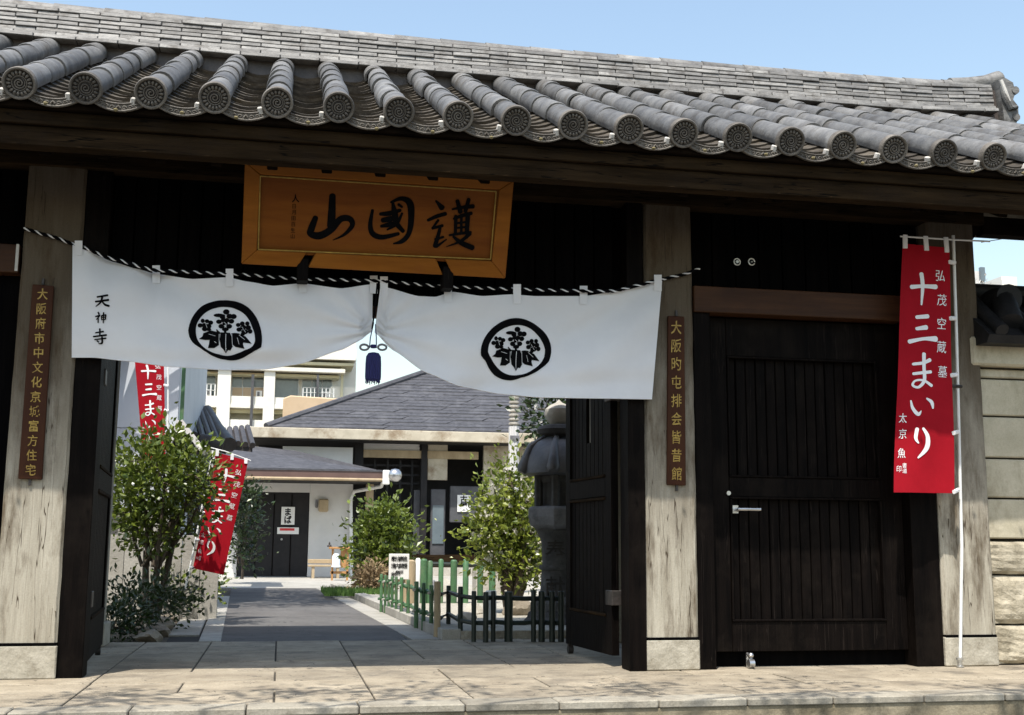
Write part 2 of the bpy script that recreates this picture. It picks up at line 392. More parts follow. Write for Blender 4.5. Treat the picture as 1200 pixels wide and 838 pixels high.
rd = MB().add([(-.50,11.41,-.004),(1.22,11.41,-.004),(1.30,24.6,-.004),(-.92,24.6,-.004)],[(0,1,2,3)]).build('courtyard_road','asphalt',fixn=False); structure(rd)
# left edging strip and drain
ls = structure(MB().box(-9,12,24.6,37,-.2,.0).build('court_platform','concrete'))
st = structure(MB().box(-.72,-.72+.001,11.45,11.451,-.2,-.1).build('road_edging','concrete'))
for i in range(9):
    y0 = 11.44+i*1.05; y1 = y0+1.04
    xa = -.50-.42*(y0-11.4)/13.2; xb = -.50-.42*(y1-11.4)/13.2
    MB().hexa([(xa-.2,y0,-.1),(xa,y0,-.1),(xb,y1,-.1),(xb-.2,y1,-.1),(xa-.2,y0,.004),(xa,y0,.004),(xb,y1,.004),(xb-.2,y1,.004)]).build('edging_stone','concrete',st,bevel=.006)
dr = structure(MB().add([(-1.0,11.44,-.025),(-.70,11.44,-.025),(-1.05,21,-.025),(-1.35,21,-.025)],[(0,1,2,3)]).build('drain','hole',fixn=False))
for i, y0 in enumerate([12.35,13.2,14.05,14.9,15.75,16.6,17.45]):
    xa = -.72-.32*(y0-11.4)/9.6; xb = -.72-.32*(y0+.8-11.4)/9.6
    MB().hexa([(xa-.3,y0,-.1),(xa,y0,-.1),(xb,y0+.82,-.1),(xb-.3,y0+.82,-.1),(xa-.3,y0,-.006),(xa,y0,-.006),(xb,y0+.82,-.006),(xb-.3,y0+.82,-.006)]).build('drain_cover','concrete',dr,bevel=.006)
# small stones along the drain
def rock(name, c, r, mt, parent=None, seed=0, squash=.7, label=None, cat=None, group=None, n=2):
    rr = random.Random(seed); bm = bmesh.new(); bmesh.ops.create_icosphere(bm, subdivisions=n+1, radius=1)
    ph = [Vector((rr.uniform(-1,1), rr.uniform(-1,1), rr.uniform(-1,1))).normalized() for _ in range(9)]
    amp = [rr.uniform(.55,.95) for _ in range(9)]
    for v in bm.verts:
        p = v.co.normalized(); k = 1.0
        for a, b in zip(ph, amp):
            d_ = p.dot(a)
            if d_ > b*.75: k = min(k, b*.8/d_+.05)
        v.co = Vector((p.x*k*r[0], p.y*k*r[1], p.z*k*r[2]*squash)) + Vector((rr.uniform(-1,1),rr.uniform(-1,1),rr.uniform(-1,1)))*min(r)*.03
    me = bpy.data.meshes.new(name); bm.to_mesh(me); bm.free(); me.materials.append(MT[mt])
    for p in me.polygons: p.use_smooth = True
    me.set_sharp_from_angle(angle=R(28))
    o = put(name, me, parent, c)
    if label: tag(o, label, cat, group)
    return o
ORD = ('first','second','third','fourth','fifth','sixth','seventh','eighth','ninth','tenth','eleventh')
for i in range(11):
    y = 11.75+i*.72; xx = -1.12-.045*i+random.uniform(-.04,.04)
    rock('edge_stone', (xx, y, .02), (.17,.3,.13), 'rock', seed=20+i, label='weathered edging stone of the left planting bed, %s counting inwards from the gate' % ORD[i], cat='stone', group='stones lining the left planting bed')
# right kerb
k0 = onZ(438,712); k1 = onZ(532,754)
k0, k1 = Vector((1.34,16.9,0)), Vector((1.60,11.44,0))
gk = structure(MB().hexa([(1.60,11.45,-.1),(4.2,11.45,-.1),(5.2,24.5,-.1),(1.05,24.5,-.1),(1.60,11.45,.075),(4.2,11.45,.075),(5.2,24.5,.075),(1.05,24.5,.075)]).build('garden_bed','gravel'))
gkk = structure(MB().box(1.7,1.701,12,12.001,-.1,-.05).build('garden_kerb','concrete'))
for i in range(12):
    t0, t1 = i/12, (i+1)/12-.003
    a = Vector((1.57-.52*t0, 11.43+13.1*t0, 0)); b = Vector((1.57-.52*t1, 11.43+13.1*t1, 0))
    MB().hexa([(a.x-.02,a.y,-.1),(a.x+.16,a.y,-.1),(b.x+.16,b.y,-.1),(b.x-.02,b.y,-.1),(a.x-.02,a.y,.095),(a.x+.16,a.y,.095),(b.x+.16,b.y,.095),(b.x-.02,b.y,.095)]).build('kerb_stone','concrete',gkk,bevel=.006)
    MB().hexa([(a.x-.30,a.y,-.05),(a.x-.03,a.y,-.05),(b.x-.03,b.y,-.05),(b.x-.30,b.y,-.05),(a.x-.30,a.y,.003),(a.x-.03,a.y,.003),(b.x-.03,b.y,.003),(b.x-.30,b.y,.003)]).build('gutter_stone','concrete',gkk,bevel=.004)

# ------------------------------------------------------------------ the gate
gate = thing('temple_gate', (1.5, D, 0), 'long old timber temple gate with a grey tiled roof, filling the front of the picture', 'gate')
def G(name, mt, x0, x1, y0, y1, z0, z1, bevel=.005, parent=None): return box(name, mt, x0,x1,y0,y1,z0,z1, parent or gate, bevel)
posts = [(-1.84,-1.43,D), (2.645,3.05,D), (5.03,5.47,D), (-4.3,-3.9,D)]
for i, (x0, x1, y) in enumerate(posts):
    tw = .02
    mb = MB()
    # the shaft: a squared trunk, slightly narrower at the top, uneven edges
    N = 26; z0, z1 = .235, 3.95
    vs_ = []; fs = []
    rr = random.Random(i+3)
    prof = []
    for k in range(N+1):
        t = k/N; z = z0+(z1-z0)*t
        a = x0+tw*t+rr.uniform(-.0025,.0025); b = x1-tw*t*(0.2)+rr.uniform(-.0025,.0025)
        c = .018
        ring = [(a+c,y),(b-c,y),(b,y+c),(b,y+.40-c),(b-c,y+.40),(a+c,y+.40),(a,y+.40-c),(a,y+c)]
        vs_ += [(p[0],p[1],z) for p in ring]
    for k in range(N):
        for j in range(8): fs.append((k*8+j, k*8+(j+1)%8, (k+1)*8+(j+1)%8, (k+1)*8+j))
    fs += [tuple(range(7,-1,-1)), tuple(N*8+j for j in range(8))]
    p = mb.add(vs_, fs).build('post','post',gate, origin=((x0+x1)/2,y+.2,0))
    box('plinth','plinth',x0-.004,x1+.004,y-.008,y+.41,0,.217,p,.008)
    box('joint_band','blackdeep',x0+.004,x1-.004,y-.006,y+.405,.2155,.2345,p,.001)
# rear posts carrying the rear beam
for x0 in (-1.8, 2.95, 5.08):
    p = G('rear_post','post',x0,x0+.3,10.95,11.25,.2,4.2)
    box('plinth','plinth',x0-.04,x0+.34,10.91,11.29,0,.2,p,.01)
# black jambs and threshold frames
G('jamb','black',-1.432,-1.26,D+.02,D+.22,0,3.5)
G('jamb','black',2.515,2.643,D-.02,D+.20,0,3.5)
G('jamb','black',3.055,3.19,D+.02,D+.20,0,2.68)
G('jamb','black',4.80,5.028,D+.02,D+.24,0,2.68)
# beam at the heads of the posts
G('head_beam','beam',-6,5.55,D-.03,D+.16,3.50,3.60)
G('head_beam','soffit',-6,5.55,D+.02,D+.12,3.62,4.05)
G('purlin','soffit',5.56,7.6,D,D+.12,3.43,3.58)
# black boarded wall over the openings
def boards(x0, x1, z0, z1, y, wdt=.155, mt='blackdeep', parent=gate, name='wall_board', th=.03, gap=.012):
    n = max(1, round((x1-x0)/wdt)); wd = (x1-x0)/n
    me = MB().box(-wd/2+gap/2, wd/2-gap/2, -th/2, th/2, 0, z1-z0).mesh(name, mt, bevel=.004)
    for k in range(n): put(name, me, parent, (x0+wd*(k+.5), y+random.uniform(-.004,.004), z0))
boards(-1.26, 2.45, 2.62, 3.52, D+.13)
G('wall_backing','blackdeep',-1.43,2.64,D+.17,D+.20,2.66,3.55)
boards(3.06, 5.03, 2.90, 3.50, D+.14, .2)
G('wall_backing','blackdeep',3.06,5.03,D+.18,D+.21,2.88,3.52)
boards(-3.9, -1.822, 2.90, 3.50, D+.14, .2)
# lintels
G('lintel','brown',3.055,5.028,D-.012,D+.2,2.672,2.875)
G('lintel','brown',-3.9,-1.842,D+.0,D+.2,2.73,2.93)
G('lintel','brown',-1.26,2.45,D+.10,D+.18,2.545,2.625)
G('tape_strip','mortar',-1.865,-1.845,D-.006,D-.002,2.74,2.93,.001)
G('wall_backing','blackdeep',-3.9,-1.80,D+.18,D+.21,2.7,3.55)
G('wall_panel','blackdeep',-3.9,-1.842,D+.12,D+.2,0,2.73)
# little bolts on the right hand board wall
for px in (862, 879):
    p = onY(px, 308, D+.12); mb = MB()
    N = 14; R1 = .026; 
    pts = [(p.x+R1*math.cos(a), p.y-.03, p.z+R1*math.sin(a)) for a in [2*math.pi*k/N for k in range(N+ (0 if px>870 else 1))]]
    mb.tube(pts, .006, 6)
    mb.tube([(p.x,p.y+.02,p.z),(p.x,p.y-.04,p.z)], .013 if px < 870 else .006, 10)
    mb.build('door_stud','metal',gate,smooth=True)
# fixed door in the right bay
dl = G('door_leaf','black',3.195,3.36,D+.13,D+.19,.115,2.66)   # stile first, the rest hangs under it
def DP(name, mt, x0,x1,y0,y1,z0,z1,b=.004): return box(name, mt, x0,x1,y0,y1,z0,z1, dl, b)
DP('door_stile','black',4.62,4.795,D+.13,D+.19,.115,2.66)
DP('door_rail','black',3.362,4.618,D+.13,D+.19,.115,.335)
DP('door_rail','black',3.362,4.618,D+.13,D+.19,1.27,1.42)
DP('door_rail','black',3.362,4.618,D+.13,D+.19,2.36,2.66)
for (za, zb) in ((.335,1.27),(1.42,2.36)):
    boards(3.365, 4.615, za, zb, D+.185, .085, 'black', dl, 'plank', .02, .008)
    for (a,b,c,d_) in ((3.362,4.618,zb-.016,zb),(3.362,4.618,za,za+.016),(3.362,3.378,za+.017,zb-.017),(4.602,4.618,za+.017,zb-.017)):
        DP('bead','black',a,b,D+.118,D+.165,c,d_,.003)
h = onY(866,597,D+.13)
mb = MB().tube([(h.x-.03,h.y,h.z),(h.x-.03,h.y-.06,h.z),(h.x+.15,h.y-.06,h.z)], .013, 10); mb.box(h.x-.055,h.x-.01,h.y-.012,h.y,h.z-.03,h.z+.03)
mb.build('handle','metal',dl,smooth=True)
h2 = onY(853,578,D+.13); MB().tube([(h2.x,h2.y+.01,h2.z),(h2.x,h2.y-.02,h2.z)],.017,12).build('lock','metal',dl,smooth=True)
h3 = onZ(883,782,.0); mb = MB().tube([(3.47,D+.12,.0),(3.47,D+.12,.10)],.011,8); mb.tube([(3.45,D+.05,.035),(3.49,D+.05,.035)],.033,12); mb.tube([(3.47,D+.05,.07),(3.47,D+.12,.10)],.012,8)
mb.lathe([(.0,.0),(.018,.008),(.022,.022),(.015,.036),(.0,.04)], (3.47,D+.05,.075), 10)
mb.build('caster','metal',dl,smooth=True)
G('threshold_board','blackdeep',3.19,4.80,D+.2,D+.22,0,2.7)
# open door leaves, hinged at the jambs and swung inwards
def leaf(hx, hy, fx, fy, side):
    u = Vector((fx-hx, fy-hy, 0)); L = u.length; u.normalize(); nrm = Vector((-u.y, u.x, 0))
    if side > 0: nrm = -nrm  # faces the passage side
    rz = math.atan2(u.y, u.x)
    def LP(name, mt, a, b, z0, z1, t0=-.03, t1=.03, parent=None, bevel=.004):
        # box in leaf coordinates: a..b along the leaf, t across
        mb = MB().box(a, b, t0, t1, 0, z1-z0)
        me = mb.mesh(name, mt, bevel=bevel)
        return put(name, me, parent, (hx, hy, z0), (0,0,rz))
    H0, H1 = .08, 2.58
    root = LP('door_leaf','black',0,.13,H0,H1,parent=gate)
    # children of a rotated parent would inherit the turn: keep the turn in the child meshes instead
    root.rotation_euler = (0,0,0)
    root.data.transform(Matrix.Rotation(rz, 4, 'Z'))
    def LQ(name, mt, a, b, z0, z1, t0=-.03, t1=.03, bevel=.004):
        me = MB().box(a, b, t0, t1, 0, z1-z0).mesh(name, mt, bevel=bevel)
        me.transform(Matrix.Rotation(rz, 4, 'Z'))
        return put(name, me, root, (hx, hy, z0))
    LQ('door_stile','black',L-.12,L,H0,H1)
    for za, zb in ((H0,.36),(1.27,1.42),(2.42,H1)): LQ('door_rail','black',.132,L-.122,za,zb)
    n = 9; wd = (L-.252)/n
    for k in range(n):
        a = .132+wd*k
        LQ('plank','black',a+.004,a+wd-.004,.36,1.27,-.014,.014,.003)
    for k in range(n):
        a = .132+wd*k
        if side > 0 and k == 4:
            # pointed slot cut through the upper planks
            LQ('plank','black',a+.004,a+wd-.004,1.42,1.72,-.014,.014,.003); LQ('plank','black',a+.004,a+wd-.004,2.28,2.42,-.014,.014,.003)
        else: LQ('plank','black',a+.004,a+wd-.004,1.42,2.42,-.014,.014,.003)
    for zz in (.36,1.245,1.42): LQ('bead','beam',.132,L-.122,zz,zz+.022,-.04,.04,.004)
    for zz in (.45,2.0):
        LQ('hinge','iron',-.05,.10,zz,zz+.11,-.045,.045,.004)
    # roller at the free end
    c = Vector((hx,hy,0))+u*(L-.03)
    mb = MB().tube([c+nrm*.02+Vector((0,0,.035)), c-nrm*.02+Vector((0,0,.035))], .035, 14); mb.box(c.x-.02,c.x+.02,c.y-.02,c.y+.02,.05,.12)
    mb.build('roller','iron',root,smooth=True)
    return root
rl = leaf(2.50, D+.30, 2.415, D+1.42, 1)
ll = leaf(-1.30, D+.24, -1.405, D+1.75, -1)
# fascia of the eaves
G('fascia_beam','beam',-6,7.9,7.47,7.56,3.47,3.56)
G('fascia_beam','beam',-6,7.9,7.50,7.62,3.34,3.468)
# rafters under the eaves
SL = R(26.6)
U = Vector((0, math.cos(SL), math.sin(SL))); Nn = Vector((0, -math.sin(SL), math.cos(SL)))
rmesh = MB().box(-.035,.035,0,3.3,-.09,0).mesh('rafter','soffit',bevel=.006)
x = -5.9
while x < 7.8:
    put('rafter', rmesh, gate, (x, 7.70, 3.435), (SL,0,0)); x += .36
# roof deck front and back
Ze = 3.68; Ye = 7.35
def slope(x, s, n): return Vector((x, Ye, Ze)) + U*s + Nn*n
X0, X1 = -6.0, 8.05
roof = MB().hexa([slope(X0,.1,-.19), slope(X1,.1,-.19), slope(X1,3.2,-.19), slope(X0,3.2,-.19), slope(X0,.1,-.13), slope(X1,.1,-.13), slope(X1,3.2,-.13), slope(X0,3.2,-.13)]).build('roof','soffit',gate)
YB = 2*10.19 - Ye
def bslope(x, s, n): p = slope(x, s, n); return Vector((x, 2*10.19 - p.y, p.z))
MB().hexa([bslope(X0,1.7,-.19), bslope(X1,1.7,-.19), bslope(X1,3.2,-.19), bslope(X0,3.2,-.19), bslope(X0,1.7,-.05), bslope(X1,1.7,-.05), bslope(X1,3.2,-.05), bslope(X0,3.2,-.05)]).build('rear_slope','pan',roof)
# verge gable at the right end
G('verge_board','beam',7.5,7.56,7.6,11.6,3.3,3.5)
# cap tiles
TL = .53; rc = .098; N = 12
vs_ = []; fs = []
ringdef = [(0,.090,0),(.02,.093,0),(.05,.092,0),(TL+.02,.084,-.004)]
for (yy, r_, dz) in ringdef:
    for k in range(N+1):
        a = math.pi*(-.12 + 1.24*k/N); vs_.append((r_*math.cos(a), yy, r_*math.sin(a)+dz))
for i in range(len(ringdef)-1):
    for k in range(N): fs.append((i*(N+1)+k, i*(N+1)+k+1, (i+1)*(N+1)+k+1, (i+1)*(N+1)+k))
b0 = len(vs_)
for k in range(N+1):
    a = math.pi*(-.12 + 1.24*k/N); vs_.append((.074*math.cos(a), 0, .074*math.sin(a)))
for k in range(N): fs.append((k, k+1, b0+k+1, b0+k))
capm = [MB().add(vs_, fs).mesh('cap_tile','tile',smooth=True, fixn=False)]
# round end tile: rim, spiral, ring of rays
mb = MB(); n = 32
mb.m = 1
mb.add([(.0805*math.cos(2*math.pi*k/n), .0115, .0805*math.sin(2*math.pi*k/n)) for k in range(n)], [tuple(range(n))])
mb.m = 0
prof = [(.0805,.020),(.0802,.012),(.084,.0),(.088,-.007),(.097,-.007),(.101,.002),(.101,.045),(.091,.05)]
vs_ = [(r_*math.cos(2*math.pi*k/n), y_, r_*math.sin(2*math.pi*k/n)) for r_, y_ in prof for k in range(n)]
fs = [(i*n+k, i*n+(k+1)%n, (i+1)*n+(k+1)%n, (i+1)*n+k) for i in range(len(prof)-1) for k in range(n)]
mb.add(vs_, fs)
sp = [((.006+.030*t)*math.cos(2*math.pi*2.0*t+1), .006, (.006+.030*t)*math.sin(2*math.pi*2.0*t+1)) for t in [k/36 for k in range(37)]]
mb.tube(sp, [.0045]*30+[.004,.0035,.003,.0026,.0022,.0018,.0014], 6)
mb.tube([(.044*math.cos(2*math.pi*k/24), .010, .044*math.sin(2*math.pi*k/24)) for k in range(25)], .004, 5)
for k in range(18):
    a = 2*math.pi*k/18
    mb.tube([(.052*math.cos(a),.009,.052*math.sin(a)), (.062*math.cos(a),.005,.062*math.sin(a)), (.075*math.cos(a),.009,.075*math.sin(a))], [.0045,.0088,.0070], 6)
discm = mb.mesh('end_tile',['disc','recess'],smooth=True,fixn=False)
NC0, NC1 = -5, 22
SP = .390
def cx_(k): return -1.678 + SP*k
for k in range(NC0, NC1):
    x = cx_(k)
    o = put('end_tile', discm, roof, slope(x,0,0), (SL+R(random.uniform(-2,2)), R(random.uniform(-3,3)), R(random.uniform(-2,2))))
    nt_ = 6
    for j in range(nt_):
        put('cap_tile', capm[0], roof, slope(x+random.uniform(-.005,.005), 0.03+j*.515, random.uniform(-.001,.004)), (SL+R(random.uniform(-.5,.5)), R(random.uniform(-2,2)), R(random.uniform(-1.6,1.6))))
# pan tiles: overlapping concave sheets
WP = .36
def pan_geo(mb=None, org=Vector((0,0,0)), rot=None, w_=WP, len_=.30, sag=.062, th=.026):
    mb = mb or MB(); n = 8; vs_ = []; fs = []
    for yy, zz in ((0,0),(len_,-.030)):
        for k in range(n+1):
            t = k/n*2-1; z = sag*(t*t-1)
            vs_.append((t*w_/2, yy, z+zz)); vs_.append((t*w_/2, yy, z-th+zz))
    m_ = (n+1)*2
    for k in range(n):
        fs.append((2*k, 2*k+2, m_+2*k+2, m_+2*k))
        fs.append((2*k+1, m_+2*k+1, m_+2*k+3, 2*k+3))
        fs.append((2*k, 2*k+1, 2*k+3, 2*k+2))
    if rot is not None: vs_ = [rot @ Vector(v) + org for v in vs_]
    return mb.add(vs_, fs)
panm = pan_geo().mesh('pan_tile','pan',smooth=True)
cnt = 0; rest = MB(); rotm = Matrix.Rotation(SL, 3, 'X')
order = sorted(range(NC0, NC1-1), key=lambda k: abs(cx_(k)-0.6))
STEP = .175
for k in order:
    x = cx_(k)+SP/2
    for j in range(18):
        p = slope(x+random.uniform(-.006,.006), .05+STEP*j, -.006+random.uniform(-.003,.003))
        if cnt < 300:
            put('pan_tile', panm, roof, p, (SL+R(random.uniform(-.6,.6)), R(random.uniform(-2,2)), R(random.uniform(-1,1)))); cnt += 1
        else: pan_geo(rest, p, rotm)
tag(rest.build('pan_tile_field','pan',roof,smooth=True), kind='stuff')
# eave pan fronts with arabesque and mortar dab
mb = MB(); n = 10
vs_ = []; fs = []
for k in range(n+1):
    t = k/n*2-1; zt = .052*(t*t-1)-.008; zb = .050*(t*t-1)-.062*(1-.28*t*t)
    for y_, z_ in ((0,zt),(0,zb),(.03,zb),(.03,zt)): vs_.append((t*.185, y_, z_))
for k in range(n):
    for j in range(4): fs.append((4*k+j, 4*k+4+j, 4*k+4+(j+1)%4, 4*k+(j+1)%4))
fs += [(0,1,2,3),(4*n+3,4*n+2,4*n+1,4*n)]
mb.add(vs_, fs)
# raised lower rim
mb.tube([(t*.185, -.004, .050*(t*t-1)-.062*(1-.28*t*t)+.004) for t in [k/10*2-1 for k in range(11)]], .0065, 6)
mb.tube([(t*.185, -.003, .052*(t*t-1)-.010) for t in [k/10*2-1 for k in range(11)]], .005, 6)
for s_ in (-1,1):
    for q in range(3):
        c0 = .035+q*.036
        z_ = .051*((c0/.185)**2-1)-.036
        mb.tube([(s_*(c0+.015*math.cos(a)*(1-a/9)), -.004, z_+.012*math.sin(a)*(1-a/9)) for a in [i*.7 for i in range(9)]], .0035, 5)
mb.tube([(-.012,-.006,-.09),(0,-.008,-.075),(.012,-.006,-.09)], .007, 6)
frontm = mb.mesh('eave_tile','disc',smooth=True)
dab = MB().box(-.016,.016,-.012,.03,-.036,.012).mesh('mortar_dab','mortar',bevel=.006)
for k in range(NC0, NC1-1):
    x = cx_(k)+SP/2
    put('eave_tile', frontm, roof, slope(x,.032,-.022), (SL*.35, R(random.uniform(-2,2)), 0))
    put('mortar_dab', dab, roof, slope(x+.088,.022,-.050), (SL, R(random.uniform(-15,15)), 0))
    mb = MB(); rr = random.Random(k+50)
    mb.lathe([(.0,-.012),(.010,-.008),(.015,.0),(.010,.008),(0,.011)], (x+rr.gauss(-.01,.03), Ye+.005, Ze-.115+rr.uniform(-.012,.01)), 7)
    mb.build('moss_tuft','moss',roof)
# dark fill added under the first tiles to stop sun leaking onto the fascia
G('added_eave_filler','soffit',-6,8.0,7.425,7.66,3.563,3.635)

# main ridge
ZR0, YR = 5.05, 10.0
XR1 = 6.90
ridge = G('ridge','darktile',-6,XR1,YR+.07,YR+.33,4.85,5.40)
def sag(x): t = (x-2)/6.; return .035*t*t + max(0,(x-5.6))**2*.03
courses = [(5.075,-.04),(5.115,.0),(5.155,.03),(5.195,.035),(5.235,.04),(5.275,.045),(5.315,.05),(5.355,.055)]
for ci, (z, dy) in enumerate(courses):
    ln = .34
    x = -4.57 + (ln/2 if ci % 2 else 0)
    while x < XR1-.15:
        l = min(ln, XR1-.10-x)
        h_ = .0375
        za, zb = z+sag(x)+random.uniform(-.003,.003), z+sag(x+l)+random.uniform(-.003,.003)
        yj = YR+dy+random.uniform(-.008,.006)
        yb = 2*(YR+.2)-YR-dy
        mb = MB().hexa([(x+.003,yj,za),(x+l-.003,yj,zb),(x+l-.003,yb,zb),(x+.003,yb,za),
                        (x+.003,yj+.010,za+h_),(x+l-.003,yj+.010,zb+h_),(x+l-.003,yb-.010,zb+h_),(x+.003,yb-.010,za+h_)])
        if x > -3.7: mb.build('ridge_tile','ridge',ridge,bevel=.005)
        x += ln
# round coping along the top
x = -4.6
while x < XR1-.3:
    l = .42; z = 5.40+sag(x); z2 = 5.40+sag(x+l)
    MB().tube([(x,YR+.2,z),(x+.03,YR+.2,z),(x+l+.01,YR+.2,z2)], [.088,.086,.080], 12).build('ridge_cap','ridge',ridge,smooth=True)
    x += l
# end ornament
fin = MB()
fin.tube([(6.42,YR+.2,5.47),(6.62,YR+.2,5.49),(6.82,YR+.2,5.525),(6.97,YR+.2,5.575)], [.075,.078,.082,.09], 14)
fin.tube([(6.97,YR+.2,5.575),(6.99,YR+.2,5.581)], [.09,.078], 14)
fin.build('ridge_end_cap','ridge',ridge,smooth=True)
oni = MB()
oni.prism([(6.86,YR-.02,5.05),(6.98,YR-.02,5.02),(7.02,YR-.02,5.10),(7.02,YR-.02,5.22),(6.97,YR-.02,5.28),(7.0,YR-.02,5.36),(6.98,YR-.02,5.46),(6.90,YR-.02,5.50),(6.82,YR-.02,5.48),(6.84,YR-.02,5.30)], (0,.44,0))
oni.tube([(6.84,YR-.03,5.44),(6.86,YR-.045,5.30),(6.92,YR-.045,5.18),(7.0,YR-.03,5.20)], [.02,.03,.03,.02], 8)
oni.tube([(6.99,YR-.03,5.10),(7.0,YR+.43,5.10)], [.04,.04], 10)
oni.tube([(7.0,YR-.03,5.38),(7.0,YR+.43,5.38)], [.04,.04], 10)
oni.build('ridge_ornament','ridge',ridge,smooth=True)
MB().tube([(6.83,YR-.05,5.46),(6.86,YR-.06,5.34),(6.9,YR-.06,5.24)], [.016,.02,.014], 8).build('mortar_seam','mortar',ridge,smooth=True)
# gable end of beams seen against the sky at the right
pb = MB().prism([onY(1118,347,D+.03),onY(1134,345,D+.03),onY(1134,290,D+.03),onY(1148,270,D+.03),onY(1148,262,D+.03),onY(1110,262,D+.03)], (0,.16,0)).build('bracket','soffit',gate,bevel=.008)

# ------------------------------------------------------------------ name board
sg = {}
TLs, TRs, BLs, BRs = onY(287,189,7.93), onY(602,210,7.93), onY(284,309,8.26), onY(592,326,8.26)
sx_ = (TRs-TLs).normalized(); sy_ = (BLs-TLs).normalized(); sn = sx_.cross(sy_).normalized()
if sn.y > 0: sn = -sn           # towards the viewer
def onsign(px, py, off=0.0):
    d = ray(px,py); t = (TLs+sn*off-CAM).dot(sn)/d.dot(sn); return CAM+d*t
board = thing('name_board', tuple((BLs+BRs)/2), 'big framed orange wooden name board with three black brushed characters, hung under the eaves', 'sign')
def slab(name, mt, pts, th, off0, parent, bevel=.006):
    P = [p+sn*off0 for p in pts]
    mb = MB().hexa([P[0]-sn*th, P[1]-sn*th, P[2]-sn*th, P[3]-sn*th, P[0],P[1],P[2],P[3]])
    return mb.build(name, mt, parent, bevel=bevel)
O = [onsign(287,189), onsign(602,211), onsign(592,326), onsign(283,309)]
I = [onsign(305,204), onsign(585,222), onsign(576,306), onsign(301,293)]
slab('panel','sign',[onsign(300,200),onsign(589,219),onsign(580,310),onsign(297,297)],.03,-.012,board)
for a, b in ((0,1),(1,2),(3,0)):
    slab('frame_rail','signframe',[O[a],O[b],I[b],I[a]],.07,.012,board,.006)
for x0_, x1_ in ((0,.205),(.245,.755),(.795,1)):
    lo0 = O[3].lerp(O[2],x0_); lo1 = O[3].lerp(O[2],x1_); hi0 = I[3].lerp(I[2],x0_); hi1 = I[3].lerp(I[2],x1_)
    slab('frame_rail','signframe',[hi0,hi1,lo1,lo0],.07,.012,board,.006)
for t in (.225,.775):
    a = O[3].lerp(O[2],t); MB().box(a.x-.04,a.x+.04,a.y-.02,a.y+.12,a.z-.10,a.z+.06).build('support_block','black',board,bevel=.005)
def signpt(zx, zy, off): return onsign(270+zx/3.4286, 180+zy/3.4286, off)
mb = MB()
cor = [signpt(*c, .004) for c in ((120,90),(1068,152),(1045,425),(112,385))]
for i in range(4):
    a, b = cor[i], cor[(i+1)%4]
    mb.tube([a,(a+b)/2,b], .0055, 6)
mb.build('gold_line','gold',board,smooth=True)
S_yama = [[(410,170,26),(408,225,30),(405,290,34)], [(342,258,22),(326,300,28),(322,322,26),(358,330,30),(405,305,28),(442,264,26),(478,262,24),(490,288,20),(458,325,12),(412,348,3)]]
S_koku = [[(571,228,12),(562,285,18),(572,322,22),(610,336,20),(675,322,14)],
          [(645,196,9),(688,181,18),(722,202,28),(726,270,24),(716,322,20),(690,352,18),(655,362,5)],
          [(603,243,14),(640,240,20),(682,228,14)], [(652,196,10),(660,240,26),(668,280,22),(694,312,16)],
          [(612,268,20),(645,262,24)], [(606,292,12),(640,285,20),(668,276,10)], [(690,240,9),(668,282,14),(630,306,7)], [(676,205,12),(690,215,9)]]
S_go = [[(826,190,8),(850,218,24)], [(794,268,12),(830,252,16),(864,242,16)], [(835,268,11),(812,300,8)], [(812,300,12),(852,290,12)], [(843,296,12),(836,325,15),(822,372,18)], [(824,345,12),(856,335,9)], [(828,374,12),(868,345,5)],
        [(892,224,8),(935,216,14),(975,212,18)], [(912,190,16),(924,234,20)], [(958,184,15),(944,232,16)],
        [(898,262,10),(935,248,16),(968,240,14)], [(906,252,15),(904,322,13)], [(954,246,19),(950,320,17)], [(906,280,9),(950,275,9)], [(906,299,9),(950,295,9)], [(928,250,11),(928,318,11)],
        [(880,328,9),(930,320,12),(966,316,10)], [(962,322,16),(925,352,12),(868,374,3)], [(896,334,10),(930,360,20),(972,378,22)]]
for nm, ss in (('character',S_yama),('character',S_koku),('character',S_go)):
    brush(ss, lambda x, y, k: signpt(x, y, -.009+.0004*k)).build(nm,'ink',board,fixn=False)
cl_i = [('人',262,180,30,34)]
mbt = text(cl_i, lambda x,y,k: signpt(x,y,-.008), bold=.02)
mbt = text([(c,256-i*1.2,212+i*24,20,21) for i,c in enumerate('日月田百生山')], lambda x,y,k: signpt(x,y,-.008), mbt, bold=.0)
mbt.build('inscription','ink',board,fixn=False)

